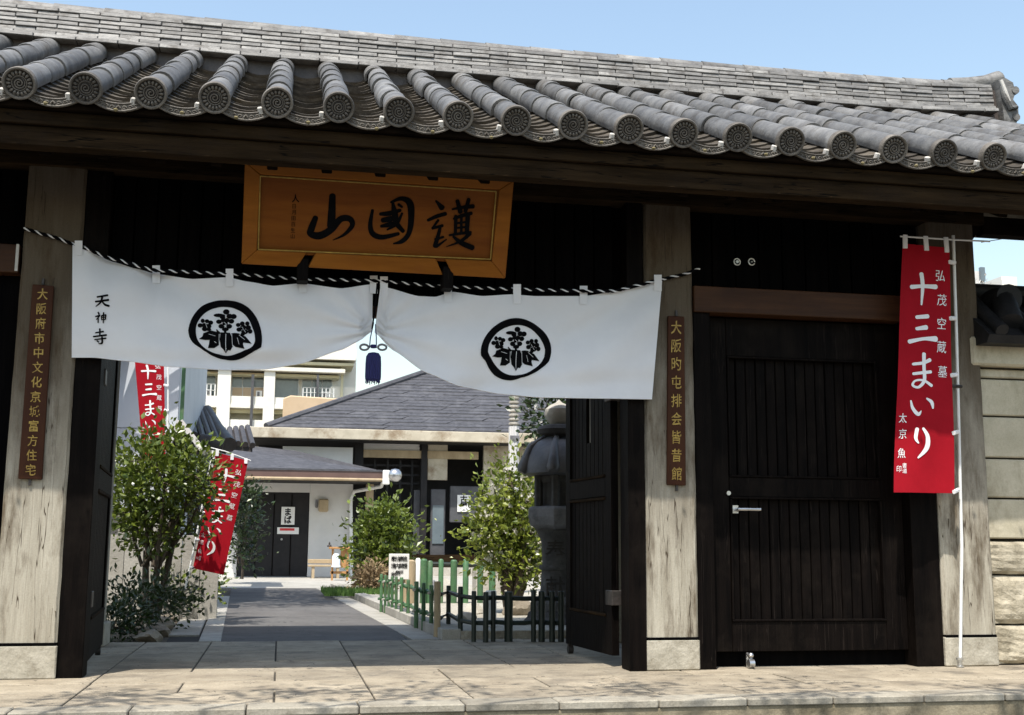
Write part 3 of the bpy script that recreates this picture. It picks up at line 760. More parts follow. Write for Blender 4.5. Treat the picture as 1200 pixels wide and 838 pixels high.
# ------------------------------------------------------------------ curtain
YC = D-.06
def lerp_curve(pts, x):
    if x <= pts[0][0]: return pts[0][1]
    for a, b in zip(pts, pts[1:]):
        if x <= b[0]:
            t = (x-a[0])/(b[0]-a[0]); t = t*t*(3-2*t)*.35+t*.65
            return a[1]+(b[1]-a[1])*t
    return pts[-1][1]
TOP = [[(85,287),(100,293),(133,307),(160,315),(183,321),(225,327),(267,325),(290,330),(320,335),(353,332),(400,338),(437,333)],
       [(446,333),(453,337),(490,347),(510,348),(530,342),(565,347),(600,345),(627,347),(683,347),(733,340),(776,329)]]
BOT = [[(84,419),(110,419),(147,423),(200,430),(267,434),(310,433),(350,427),(400,410),(420,400),(436,388)],
       [(439,389),(460,410),(500,437),(540,453),(587,462),(633,466),(700,467),(764,468)]]
def disp(px, py): return 1.9*disp0(px, py)
def disp0(px, py):
    d = 0.0
    # pleats that gather towards the tassel
    dx, dy = px-438, py-388; r = math.hypot(dx, dy)+1; a = math.atan2(-dy, abs(dx))
    d += .012*math.exp(-r/110)*math.sin(a*13+(.6 if dx > 0 else 0))*min(1, r/14)
    # long drape from the outer corners
    if dx > 0:
        q = (776-px)*.60+(329-py)    # line falling away from the right corner
        rr_ = math.hypot(776-px, py-329)
        d += .024*math.exp(-(q/16)**2)*min(1, rr_/60)*math.exp(-rr_/420)
        d -= .011*math.exp(-((q+38)/26)**2)*min(1, rr_/80)
        d += .010*math.sin((px*.030+py*.018))
    else:
        q = (px-85)*.42-(py-287)
        rr_ = math.hypot(px-85, py-287)
        d += .020*math.exp(-((q-6)/15)**2)*min(1, rr_/60)*math.exp(-rr_/380)
        d -= .010*math.exp(-((q+36)/24)**2)*min(1, rr_/70)
        d += .010*math.sin((px*.026-py*.03))
    d += .007*math.sin(px*.11)*max(0, (360-py)/40 if py > 320 else 1)
    # slack creases that sag from tie to tie, and crooked handling wrinkles
    ty = min(((px-t)**2, t) for t in (92,183,269,355,438,525,606,684,771))[1]
    d += .006*math.exp(-((px-ty)*(1+abs(px-ty)*.01)/7)**2)*math.exp(-max(0, py-320)/45)
    d += .0035*math.sin(px*.071+py*.055+2*math.sin(py*.021+px*.006)) + .0028*math.sin(px*.035-py*.11+1.7*math.sin(px*.03))
    q2 = (py-455)+(px-600)*.05 if dx > 0 else (py-425)+(px-260)*-.02
    d += .010*math.exp(-(q2/7)**2)*math.exp(-abs(px-(600 if dx > 0 else 270))/150)
    d -= .008*math.exp(-((q2+17)/8)**2)*math.exp(-abs(px-(620 if dx > 0 else 300))/130)
    return d
def cl(px, py, off=0.0):
    return onY(px, py, YC + disp(px, py) - off)
noren = thing('noren_curtain', (0.6, YC, 2.0), 'wide white cloth curtain with two black crests hung across the gate opening', 'curtain')
panels = []
for side in (0, 1):
    mb = MB(); NU, NV = 90, 30
    tx = (TOP[side][0][0], TOP[side][-1][0]); bx_ = (BOT[side][0][0], BOT[side][-1][0])
    vs_ = []; fs = []
    for i in range(NU+1):
        u = i/NU; xt = tx[0]+(tx[1]-tx[0])*u; xb = bx_[0]+(bx_[1]-bx_[0])*u
        yt = lerp_curve(TOP[side], xt); yb = lerp_curve(BOT[side], xb)
        for j in range(NV+1):
            v = j/NV; vs_.append(cl(xt+(xb-xt)*v, yt+(yb-yt)*v))
    for i in range(NU):
        for j in range(NV): fs.append((i*(NV+1)+j, i*(NV+1)+j+1, (i+1)*(NV+1)+j+1, (i+1)*(NV+1)+j))
    panels.append(mb.add(vs_, fs).build('cloth_panel','cloth',noren,smooth='all'))
    # hem along the lower edge
    hm = [cl(bx_[0]+(bx_[1]-bx_[0])*i/60, lerp_curve(BOT[side], bx_[0]+(bx_[1]-bx_[0])*i/60)-.4, .002) for i in range(61)]
    MB().tube(hm, .004, 5).build('hem','cloth',panels[-1],smooth=True)
tabs = [[(92,288),(183,321),(269,325),(355,332),(438,333)],[(450,336),(525,343),(606,345),(684,346),(771,330)]]
ROPE = [(28,268),(60,277),(92,288),(130,303),(183,317),(269,321),(355,327),(438,329),(450,330),(525,336),(606,339),(684,341),(720,341),(750,334),(771,328),(800,322),(820,315)]
for s_ in (0,1):
    for (x, y) in tabs[s_]:
        ry = lerp_curve(ROPE, x)
        pts = [(x-4.5, ry-6), (x+4.5, ry-6), (x+4.5, y+11), (x-4.5, y+11)]
        P = [cl(a, b, .022 if i < 2 else .006) for i, (a, b) in enumerate(pts)]
        MB().hexa([p+Vector((0,.002,0)) for p in P]+P).build('tab','cloth',panels[s_])
def CR(ox, oy, sc_):  # crest pixel mapping
    return lambda x, y, k=0: cl(ox+x/sc_, oy+y/sc_, .0045+.0004*k)
rings = [
 ((205,340,9.31),
  [(530,112),(400,130),(300,170),(220,250),(170,340),(145,440),(160,520),(200,580),(270,625),(350,680),(450,735),(550,760),(640,768),(720,750),(800,705),(880,655),(940,630),(950,560),(945,470),(920,370),(870,270),(800,190),(700,135),(610,115)],
  [(555,185),(450,195),(350,235),(280,300),(235,380),(228,460),(245,540),(300,610),(380,665),(480,700),(580,718),(680,690),(760,655),(840,620),(872,570),(870,490),(840,400),(790,300),(760,265),(680,215),(610,190)], (550,440)),
 ((550,360,9.31),
  [(510,118),(400,138),(300,190),(220,260),(160,350),(128,440),(128,530),(180,590),(215,670),(270,740),(350,785),(450,800),(560,770),(680,730),(780,670),(870,590),(895,480),(880,380),(840,300),(760,220),(670,160),(590,128)],
  [(510,195),(420,215),(330,260),(260,330),(215,410),(205,490),(240,560),(290,640),(350,700),(430,738),(530,740),(620,720),(700,675),(770,620),(815,550),(825,460),(790,370),(730,290),(650,225),(570,198)], (510,460))]
def polar(pts, c, n=72):
    A = sorted((math.atan2(y-c[1], x-c[0]), math.hypot(x-c[0], y-c[1])) for x, y in pts)
    out = []
    for k in range(n):
        a = -math.pi+2*math.pi*k/n
        prev = max([p for p in A if p[0] <= a], default=(A[-1][0]-2*math.pi, A[-1][1]), key=lambda p: p[0])
        nxt = min([p for p in A if p[0] > a], default=(A[0][0]+2*math.pi, A[0][1]), key=lambda p: p[0])
        t = (a-prev[0])/max(1e-6, nxt[0]-prev[0]); r_ = prev[1]+(nxt[1]-prev[1])*t
        out.append((c[0]+r_*math.cos(a), c[1]+r_*math.sin(a)))
    return out
fl_top = [(560,238,36,30),(478,275,58,20),(640,288,34,28),(520,290,34,28),(595,285,34,28),(480,345,32,24),(615,340,32,26),(548,330,50,28),(508,395,34,26),(592,395,32,26),(550,428,38,22),(548,365,30,20)]
fl_l = [(303,335,22,24),(350,340,26,22),(390,355,28,24),(275,385,28,24),(320,385,32,26),(365,395,34,28),(325,425,32,24),(370,430,26,18)]
fl_r = [(690,380,26,22),(735,365,26,24),(790,365,24,24),(745,405,34,26),(800,410,30,28),(820,450,26,26),(700,430,30,24),(760,455,38,28),(740,480,24,18)]
leaves = [[(500,460),(600,465),(632,540),(628,620),(605,660),(580,655),(556,690),(530,650),(500,620),(488,540)],
          [(485,462),(395,440),(310,470),(300,505),(262,532),(330,545),(380,535),(372,580),(395,600),(360,632),(430,632),(480,600),(490,530)],
          [(615,480),(680,472),(770,505),(838,585),(790,572),(750,555),(742,590),(758,640),(700,628),(660,620),(625,590)],]
stems = [[(455,432,12),(470,455,22),(490,470,20)], [(545,440,22),(550,470,30)], [(620,478,14),(660,476,18),(700,478,10)]]
veins = [[(556,480,6),(553,580,6),(556,670,4)], [(480,480,4),(482,600,4)], [(620,480,4),(628,610,4)], [(370,480,4),(440,500,4)], [(430,560,5),(450,575,5)], [(680,520,4),(700,590,4)],[(700,490,4),(760,540,4)],[(535,350,5),(560,372,5),(535,390,5)],[(550,265,5),(552,310,5)],[(330,350,4),(350,410,4)],[(730,400,4),(770,460,4)]]
for si, ((ox,oy,s_), outer, inner, c) in enumerate(rings):
    pl = CR(ox, oy, s_); mb = MB(); n = 72
    po, pi_ = polar(outer, c), polar(inner, c)
    mb.add([pl(*p) for p in po]+[pl((p[0]+q[0])/2,(p[1]+q[1])/2) for p,q in zip(po,pi_)]+[pl(*p) for p in pi_],
           [(r0*n+k, r0*n+(k+1)%n, (r0+1)*n+(k+1)%n, (r0+1)*n+k) for r0 in (0,1) for k in range(n)])
    if si == 0: tf = lambda x, y: (x, y)
    else: tf = lambda x, y: ((x-550)*.92+512, (y-430)*1.0+440)
    if si == 1: tf = lambda x, y: (512+(x-552)*.90+(y-440)*(-.03), 435+(y-430)*1.0)
    lev = 1
    for (x, y, rx, ry) in fl_top+fl_l+fl_r:
        vs_ = [pl(*tf(x+rx*math.cos(2*math.pi*k/12), y+ry*math.sin(2*math.pi*k/12)), lev%7) for k in range(12)]
        mb.add(vs_, [tuple(range(12))]); lev += 1
    for L_ in leaves:
        cx__ = sum(p[0] for p in L_)/len(L_); cy__ = sum(p[1] for p in L_)/len(L_); nL = len(L_)
        mb.add([pl(*tf(*p), 2) for p in L_]+[pl(*tf(cx__,cy__), 2)], [(k,(k+1)%nL,nL) for k in range(nL)])
    brush(stems, lambda x,y,k: pl(*tf(x,y), 8), mb)
    cr = mb.build('crest','ink',panels[si],fixn=False)
    for v_ in veins: brush([v_], lambda x,y,k: pl(*tf(x,y), 13)).build('crest_line','cloth',panels[si],fixn=False)
# temple name on the left panel (brushed)
S3 = [ # 天 神 寺 in pixels
 [(114,348,2.0),(126,346,2.4)],[(112,353.5,2.0),(127,351.5,2.6)],[(120,347,2.4),(118,354,2.2),(112.5,359,1.2)],[(119.5,353,1.4),(123,357,2.4),(127.5,358.5,2.6)],
 [(115,366,1.6),(116,368,2)],[(112,371,1.4),(117,369.5,1.8)],[(117,370,1.4),(113,374.5,1)],[(115,371,1.7),(115,378,1.5)],[(119,370,1.6),(124,369,1.6)],[(119,370,1.4),(119,374.5,1.3)],[(124,369,1.5),(123.5,374,1.3)],[(119,372.2,1),(123.8,371.6,1)],[(119,374.7,1.2),(124,374,1.2)],[(121.4,366.5,1.7),(121,378.5,1.3)],
 [(112,390,1.6),(121,388.6,2)],[(117,385.5,2),(117,393,1.8)],[(109.5,394.5,1.8),(124.5,392.6,2.2)],[(111,398,1.4),(124,396.4,1.8)],[(119.5,395,2),(119.5,402,2.2),(115.5,402.6,.8)],[(113.5,399.2,1.4),(115.5,400.8,1.8)]]
for sub in (S3[:4], S3[4:14], S3[14:]):
    brush(sub, lambda x,y,k: cl(x,y,.0045+.0003*k)).build('character','ink',panels[0],fixn=False)
# rope with black and white strands
rp = thing('striped_rope', tuple(onY(440,332,YC)), 'black and white twisted rope strung between the two front posts', 'rope')
def rpt(px):
    return onY(px, lerp_curve(ROPE, px), (YC-.012) if 100 < px < 765 else (D-.035))
NS = 560
path = [rpt(28+(820-28)*i/NS) for i in range(NS+1)]
for kk, (nm, mt) in enumerate((('dark_strand','ink'),('white_strand','cloth'),('dark_strand','ink'))):
    pts = []
    for i, p in enumerate(path):
        a = i*.62 + kk*2*math.pi/3
        pts.append(p+Vector((0, math.cos(a)*.0065, math.sin(a)*.0065)))
    MB().tube(pts, .0075 if kk != 1 else .0058, 5).build(nm, mt, rp, smooth=True)
# tassel
YT = YC-.05
tp = lambda x, y, dy=0: onY(x, y, YT+dy)
ts = thing('tassel', tuple(tp(437,446)), 'dark blue silk tassel hanging where the curtain parts', 'tassel')
MB().tube([tp(442,332),tp(440.5,352),tp(438,372),tp(436,386)], .006, 8).build('cord','ink',ts,smooth=True)
mb = MB(); mb.tube([tp(438,378),tp(434,396),tp(433,408)], .004, 6); mb.tube([tp(440,380),tp(441,396),tp(441,408)], .004, 6)
mb.lathe([(0,-.015),(.018,-.012),(.024,0),(.018,.012),(0,.015)], tp(437.5,406), 12)
mb.build('knot','navy',ts,smooth=True)
mb = MB()
for s_ in (-1,1):
    c = tp(437.5+s_*10.5, 407)
    mb.tube([c+Vector((.030*math.cos(a), .004*math.sin(2*a), .020*math.sin(a))) for a in [2*math.pi*k/16 for k in range(17)]], .008, 6)
mb.build('loop','stone',ts,smooth=True)
c = tp(437,446); top = tp(437,413); hh = top.z-c.z
mb = MB(); prof = [(.030,0),(.052,.006),(.054,.03),(.053,hh*.6),(.050,hh*.85),(.036,hh*.97),(.012,hh)]
n = 40; vs_ = []; fs = []
for r_, z_ in prof:
    for k in range(n):
        a = 2*math.pi*k/n; q = r_*(1+(.06 if k%2 else -.05)); vs_.append((c.x+q*math.cos(a), c.y+q*math.sin(a), c.z+z_))
for i in range(len(prof)-1):
    for k in range(n): fs.append((i*n+k,i*n+(k+1)%n,(i+1)*n+(k+1)%n,(i+1)*n+k))
fs += [tuple(range(n-1,-1,-1)), tuple((len(prof)-1)*n+k for k in range(n))]
for k in range(26):
    a = 2*math.pi*k/26; q = .047*(1+.06*math.sin(k*5))
    mb.tube([(c.x+q*math.cos(a), c.y+q*math.sin(a), c.z+.012), (c.x+q*1.05*math.cos(a), c.y+q*1.05*math.sin(a), c.z-.012-.006*((k*7)%3))], .0035, 4)
mb.add(vs_, fs).build('fringe','navy',ts)

# ------------------------------------------------------------------ plaques on the posts
def plaque(tl, tr, br, bl, chars, size, label):
    Y = D-.03
    P = [onY(*p, Y) for p in (tl,tr,br,bl)]
    root = MB().hexa([p+Vector((0,.026,0)) for p in P]+P).build('wooden_plaque','plaque',None,bevel=.004)
    tag(root, label, 'plaque', None)
    n = len(chars); L = []
    for i, ch in enumerate(chars):
        t = (i+.62)/(n+.25); ax = ((tl[0]+tr[0])/2)*(1-t)+((bl[0]+br[0])/2)*t; ay = ((tl[1]+tr[1])/2)*(1-t)+((bl[1]+br[1])/2)*t
        L.append((ch, ax, ay, size[0], size[1]))
    for l_ in L: text([l_], lambda x,y,k: onY(x,y,Y-.0035), bold=.008, jit=.022).build('character','gold',root,fixn=False)
    for (x, y) in (((tl[0]+tr[0])/2, tl[1]-3), ((bl[0]+br[0])/2, bl[1]+4)):
        p = onY(x, y, D-.01); MB().box(p.x-.008,p.x+.008,p.y-.008,p.y+.02,p.z-.022,p.z+.022).build('fixing','iron',root)
plaque((38,333),(63,335),(49,562),(21,561), '大阪府市中文化京城富方住宅', (13,14), 'tall narrow brown plaque with thirteen gold characters on the left post')
plaque((783,370),(802,371),(804,569),(782,568), '大阪旳屯排会皆昔館', (13,16.5), 'tall narrow dark plaque with nine gold characters on the post beside the tassel curtain')

# ------------------------------------------------------------------ banners
# strokes and characters of the print, traced in the pixels of the near banner
z2 = lambda L: [(1040+x/5.2375, 270+y/5.2375, w_/5.2375) for x,y,w_ in L]
z6 = lambda L: [(800+x/2.9925, 280+y/2.9925, w_/2.9925) for x,y,w_ in L]
BST = [z2([(150,362,26),(215,352,22),(292,350,30)]), z2([(207,275,24),(215,350,22),(208,468,10)]),
       z2([(180,548,22),(245,538,26)]), z2([(178,620,20),(235,608,30)]), z2([(135,702,26),(220,680,20),(292,676,36)]),
       z6([(806,450,10),(840,444,11),(864,432,13)]), z6([(806,484,10),(866,474,11)]),
       z6([(843,412,13),(842,460,12),(842,505,12),(822,530,9),(803,524,8),(812,508,7),(840,506,8),(868,522,11)]),
       z6([(797,578,5),(803,604,10),(820,624,12),(830,612,3)]), z6([(850,568,6),(868,580,13),(873,600,7)]),
       z6([(817,674,12),(813,705,11),(822,722,5)]), z6([(838,672,9),(855,700,15),(852,738,17),(822,772,6)])]
BCH = [(c,x,y,12,15) for c,x,y in (('弘',1101,323),('茂',1103,352),('空',1103,380),('蔵',1103,408),('墓',1104,437))] + \
      [(c,x,y,9,12) for c,x,y in (('太',1058,493),('京',1058,511),('魚',1057,533))] + \
      [('印',1054,551,6,8),('書',1060,547,5,6),('道',1060,553,5,6)]
FL = ((1058,285),(1112,291),(1120,578),(1048,577))
def uv_of(px, py):
    for _ in range(1): 
        v = (py-288)/(577.5-288)
    l = FL[0][0]+(FL[3][0]-FL[0][0])*v; r_ = FL[1][0]+(FL[2][0]-FL[1][0])*v
    v2 = (py-(285+6*(px-l)/(r_-l)*(1-v)))/(577.5-285-3*(1-v)) if False else v
    return (px-l)/(r_-l), v
def banner(label, TLp, TRp, BRp, BLp, wave, pole_pts, rod, group='red banners', clips=5, front=Vector((0,-1,0)), side=1):
    root = thing('red_banner', tuple(pole_pts[0]), label, 'banner', group)
    def surf(u, v, off=0):
        a = TLp.lerp(TRp, u); b = BLp.lerp(BRp, u); p = a.lerp(b, v)
        return p - front*(wave*(math.sin(u*5.5+v*3.1)*.5+math.sin(v*9-u*2)*.35+math.sin(u*11+1)*.15)*(.3+.7*v)) + front*off
    NU, NV = 16, 44; vs_ = [surf(i/NU, j/NV) for i in range(NU+1) for j in range(NV+1)]
    fs = [(i*(NV+1)+j, i*(NV+1)+j+1, (i+1)*(NV+1)+j+1, (i+1)*(NV+1)+j) for i in range(NU) for j in range(NV)]
    fl_ = MB().add(vs_, fs).build('flag_cloth','red',root,smooth='all')
    for sub in (BST[:2], BST[2:5], BST[5:8], BST[8:10], BST[10:]):
        brush(sub, lambda x,y,k: surf(*uv_of(x,y), .004+.0004*k)).build('character','white',fl_,fixn=False)
    for l_ in BCH: text([l_], lambda x,y,k: surf(*uv_of(x,y), .004), bold=.0, jit=.012).build('character','white',fl_,fixn=False)
    MB().tube(pole_pts, .0125, 10).build('pole','pvc',root,smooth=True)
    MB().tube(rod, .007, 8).build('cross_rod','pvc',root,smooth=True)
    P0, P1 = Vector(pole_pts[0]), Vector(pole_pts[-1])
    rmid = lambda u: Vector(rod[0]).lerp(Vector(rod[-1]), u)
    for u in (.04,.5,.93):
        a = surf(u, 0); tgt = min((rmid(t/40) for t in range(41)), key=lambda p: (p-a).length)
        q = tgt; ww = Vector((.018,0,0))
        f = front*.012
        MB().hexa([a-ww+Vector((0,0,-.04)), a+ww+Vector((0,0,-.04)), q+ww+Vector((0,0,.012)), q-ww+Vector((0,0,.012)),
                   a-ww+Vector((0,0,-.04))+f, a+ww+Vector((0,0,-.04))+f, q+ww+Vector((0,0,.012))+f, q-ww+Vector((0,0,.012))+f]).build('tab','white',root)
    ed = 1.0 if side > 0 else 0.0
    for v in [0.06+.935*i/(clips-1) for i in range(clips)]:
        a = surf(ed-.02*side, v); t = min(((P0.lerp(P1,k/60)) for k in range(61)), key=lambda p: (p-a).length)
        MB().tube([a+front*.008, t+front*.014], .017 if v < 2 else .01, 6).build('clip','white',root)
    return root
YF = 8.22
PB = onY(1125,779,8.38); PB.z = .0
b1 = banner('red banner with white characters and a pale pole, against the right hand post', onY(1058,285,YF), onY(1112,291,YF), onY(1120,578,YF), onY(1048,577,YF), .03,
       [PB, onY(1127,640,8.36), onY(1121,400,8.30), onY(1117,276,YF+.03)], [onY(1055,277,YF), onY(1118,281,YF), onY(1160,283,YF)])
mb = MB().lathe([(.030,0),(.030,.01),(.018,.014),(.018,.05),(.028,.052),(.028,.07),(.014,.075)], tuple(PB), 14); mb.build('pole_foot','metal',b1,smooth=True)
MB().tube([onY(1110,452,8.30), onY(1127,453,8.30)], .013, 8).build('bracket','iron',b1)
# thin wire
tag(MB().tube([onY(1150,284,8.6), onY(1200,276,9.4), onY(1260,262,10.5)], .0035, 5).build('wire','iron'), 'thin dark wire crossing the strip of sky right of the gate', 'wire')
# two banners inside the court
YB1, YB2 = 15.6, 14.3
banner('red banner hanging straight against the pale blue grey wall inside the court', onY(157,412,YB1), onY(192,415,YB1), onY(194,540,YB1), onY(168,540,YB1), .02,
       [onY(199,700,YB1), onY(197,560,YB1), onY(197,405,YB1)], [onY(156,408,YB1), onY(200,410,YB1)])
banner('red banner slanting on its pole, next to the leafy bush in the court', onY(253,530,YB2), onY(291,540,YB2), onY(262,674,YB2), onY(226,666,YB2), .025,
       [onY(217,690,YB2), onY(224,660,YB2), onY(250,528,YB2)], [onY(236,522,YB2), onY(264,529,YB2), onY(294,540,YB2)], side=-1)

# ------------------------------------------------------------------ wall at the right
WY = 8.50
zw = lambda py: onY(1190,py,WY).z
xl = onY(1146,600,WY).x
bw = thing('boundary_wall', (7.2, WY, 0), 'cream block wall on rough stone footing, at the right of the gate', 'wall')
for ya, yb in ((632,584),(584,537),(537,488),(488,444),(444,432)):
    MB().box(xl, 9.0, WY+.012, WY+.5, zw(ya)+.005, zw(yb)-.010).build('wall_block','wallblock',bw,bevel=.010)
for i,(ya,yb,ls0) in enumerate(((780,732,(.9,.7,.8,.9)),(732,674,(.62,.8,.7,.9)),(674,634,(.85,.6,.9,.7)))):
    x = onY(1160+(3 if i<2 else -8),700,WY).x; za, zb = max(0,zw(ya)), zw(yb)
    for k, l in enumerate(ls0):
        bm = bmesh.new(); bmesh.ops.create_cube(bm, size=1); bmesh.ops.subdivide_edges(bm, edges=bm.edges[:], cuts=9, use_grid_fill=True)
        rr = random.Random(i*10+k)
        for v in bm.verts:
            e = max(abs(v.co.x),abs(v.co.z))
            out = 0 if v.co.y > 0 else -(.040*(1-(e/.5)**6)+rr.uniform(-.005,.005)*(e < .49))
            v.co = Vector((v.co.x*(l-.014)+rr.uniform(-.003,.003), v.co.y*.45+out, v.co.z*(zb-za-.014)+rr.uniform(-.003,.003)))
        me = bpy.data.meshes.new('footing_stone'); bm.to_mesh(me); bm.free(); me.materials.append(MT['roughstone'])
        put('footing_stone', me, bw, (x+l/2, WY+.24, (za+zb)/2)); x += l
MB().box(xl,onY(1162,700,WY).x-.005,WY+.05,WY+.5,0,zw(633)).build('wall_return','wallblock',bw,bevel=.01)
MB().box(xl+.01,9.0,WY+.1,WY+.45,0,zw(420)).build('wall_core','joint',bw)
MB().box(xl-.02,9.05,WY-.07,WY+.6,zw(431),zw(398)).build('wall_cornice','wallblock',bw,bevel=.018)
# little tiled coping
zc0, zc1 = zw(396), zw(342)
cy_ = WY+.22
MB().prism([(xl+.02,cy_-.48,zc0-.03),(xl+.02,cy_,zc1-.03),(xl+.02,cy_+.48,zc0-.03),(xl+.02,cy_+.44,zc0-.09),(xl+.02,cy_-.44,zc0-.09)], (3.3,0,0)).build('coping','blacktile',bw)
for k in range(12):
    x = xl+.12+k*.27
    MB().tube([(x,cy_-.50,zc0+.0),(x,cy_-.02,zc1+.0)],.055,10).build('coping_tile','blacktile',bw,smooth=True)
MB().tube([(xl+.02,cy_,zc1+.03),(xl+3.3,cy_,zc1+.03)],.075,12).build('coping_ridge','blacktile',bw,smooth=True)
ex = onY(1166,350,cy_-.1).x
MB().tube([(ex,cy_-.30,zw(352)),(ex,cy_+.25,zw(352))],.115,16).build('coping_end','blacktile',bw,smooth=True)
MB().tube([(ex-.09,cy_-.42,zw(385)),(ex-.05,cy_-.30,zw(362)),(ex+.0,cy_-.2,zw(350))],[.10,.10,.09],12).build('coping_end','blacktile',bw,smooth=True)
MB().tube([(ex+.02,WY-.30,zw(394)),(ex+.12,WY-.33,zw(401)),(ex+.30,WY-.32,zw(402))],.018,8).build('mortar_seam','mortar',bw,smooth=True)
MB().box(5.475,xl-.004,WY+.2,WY+.3,0,zw(420)).build('infill_panel','black',bw)

# ------------------------------------------------------------------ vegetation
def leafy(name, lobes, n, size, mt, parent, seed=1, up=.35, kind=None, fold=.25, shell=.45):
    rr = random.Random(seed); mb = MB(); V = []; Fs = []
    tot = sum(l[3]**2 for l in lobes)
    for (cx1, cy1, cz1, r1) in lobes:
        m_ = int(n*r1*r1/tot)
        # twig clusters within the lobe
        nc = max(6, m_//14)
        cl_ = []
        for _ in range(nc):
            d = Vector((rr.gauss(0,1), rr.gauss(0,1), rr.gauss(0,1))).normalized()*(r1*(shell+(1-shell)*rr.random())**.8)
            cl_.append(Vector((cx1,cy1,cz1))+Vector((d.x,d.y,d.z*.85)))
        for _ in range(m_):
            c0 = rr.choice(cl_); p = c0+Vector((rr.gauss(0,1),rr.gauss(0,1),rr.gauss(0,1)))*size*1.6
            dirn = ((p-Vector((cx1,cy1,cz1))).normalized()*.7+Vector((rr.gauss(0,1),rr.gauss(0,1),rr.gauss(0,.8)+up))*.6)
            if dirn.length < 1e-3: continue
            dirn.normalize(); sd = dirn.cross(Vector((rr.gauss(0,1),rr.gauss(0,1),rr.gauss(0,1)))).normalized(); nn = sd.cross(dirn)
            s = size*rr.uniform(.45,1.4); wd = s*.26
            b = len(V)
            V += [p, p+dirn*s*.5+sd*wd+nn*s*fold*.3, p+dirn*s, p+dirn*s*.5-sd*wd+nn*s*fold*.3, p+dirn*s*.5]
            Fs += [(b,b+1,b+4),(b+1,b+2,b+4),(b+2,b+3,b+4),(b+3,b,b+4)]
    o = mb.add(V, Fs).build(name, mt, parent, fixn=False)
    if kind: o['kind'] = kind
    return o
def tree(name, label, cat, base, lobes, n, size, mt, stems, seed=1, group=None, flowers=0, r0=.05):
    rr = random.Random(seed)
    root = thing(name, base, label, cat, group)
    mb = MB()
    B = Vector(base)
    for (dx, dy) in stems:
        k = rr.choice(lobes); tgt = Vector(k[:3]); mid = B+Vector((dx,dy,(tgt.z-B.z)*.5))
        mb.tube([B+Vector((dx*.3,dy*.3,-.05)), mid, tgt], [r0, r0*.7, r0*.35], 8)
    if not stems: mb.tube([B, B+Vector((0,0,(min(l[2] for l in lobes)-B.z)*.65))], [r0,r0*.7], 10)
    for k in lobes:
        tgt = Vector(k[:3]); s0 = B+Vector((rr.uniform(-.1,.1), rr.uniform(-.1,.1), (min(l[2] for l in lobes)-B.z)*.6))
        mb.tube([s0, (s0+tgt)/2+Vector((rr.uniform(-.1,.1),rr.uniform(-.1,.1),.0)), tgt+Vector((rr.uniform(-.3,.3),0,rr.uniform(-.2,.3)))*k[3]], [r0*.5, r0*.35, r0*.15], 6)
        for _ in range(4):
            d = Vector((rr.gauss(0,1),rr.gauss(0,1),rr.gauss(0,1))).normalized()*k[3]*.9
            mb.tube([tgt, tgt+d*.6, tgt+d], [r0*.25,r0*.18,r0*.08], 5)
    mb.build('trunk','bark',root,smooth=True)
    leafy('crown', lobes, n, size, mt, root, seed)
    if flowers:
        fb = MB()
        for _ in range(flowers):
            k = rr.choice(lobes); d = Vector((rr.gauss(0,1),-abs(rr.gauss(0,1)),rr.gauss(0,1)+.2)).normalized()*k[3]*.95
            c = Vector(k[:3])+d
            for q in range(5):
                a = 2*math.pi*q/5+rr.random(); 
                u_ = Vector((math.cos(a), -.3, math.sin(a)))*.035; v_ = Vector((-math.sin(a),0,math.cos(a)))*.016
                fb.add([c, c+u_*.5+v_, c+u_, c+u_*.5-v_], [(0,1,2,3)])
        fb.build('blossom','petal',root,fixn=False)
    return root
P = lambda x, y, Y: tuple(onY(x, y, Y))
def lobe(x, y, Y, rpx): p = onY(x,y,Y); return (p.x,p.y,p.z, rpx*Y/F)
# bush by the left door leaf
YL = 13.35
tree('camellia_tree','round leafy camellia tree behind the left door leaf, bright on top','tree', tuple(onY(172,738,YL)),
     [lobe(165,540,YL,20),lobe(195,532,YL+.2,20),lobe(228,556,YL,22),lobe(244,560,YL,10),lobe(190,565,YL-.2,26),lobe(152,598,YL,22),lobe(212,596,YL+.2,20),lobe(178,615,YL,24),lobe(146,560,YL+.3,16)],
     4600, .082, 'leaf', [(-.05,0),(.08,.05),(.2,.1)], 3, r0=.045)
tree('low_shrub','dark low shrub at the foot of the camellia, beside the drain','shrub', tuple(onY(160,748,12.3)),
     [lobe(148,722,12.1,22),lobe(185,705,12.9,18),lobe(212,700,13.4,16),lobe(155,700,12.6,18),lobe(133,735,11.9,20)],
     2300, .06, 'leafdark', [(0,0)], 5, r0=.02)
tree('low_shrub','small green shrub between the left bush and the slanting banner pole','shrub', tuple(onY(225,705,15)),
     [lobe(222,690,15,18),lobe(238,685,15.6,14),lobe(205,680,15,18)], 1800, .07, 'leaf', [(0,0)], 6, r0=.02)
# hanging plant by the annex corner
tree('climbing_plant','dusky climbing plant beside the black annex door','plant', tuple(onY(284,676,27)),
     [lobe(283,580,27,12),lobe(288,605,27,12),lobe(280,630,27,11),lobe(290,650,27,8)], 1400, .12, 'leafdark', [(0,0)], 8, r0=.03)
# tall tree over the court (its crown stands behind the curtain and shades the road)
tree('tall_tree','tall broadleaf tree overhanging the left side of the courtyard road','tree', (-2.55,16.5,0),
     [(-1.2,15.4,5.7,.5),(-.7,16.0,5.9,.6),(-1.3,17.0,5.8,.8),(-.5,17.6,5.8,.7),(-1.4,18.4,6.1,.9),(-.4,19.2,5.8,.7),(-1.3,20.4,5.9,.9),(-.1,16.6,5.6,.4)],
     5200, .15, 'leafdark', [], 12, r0=.13)
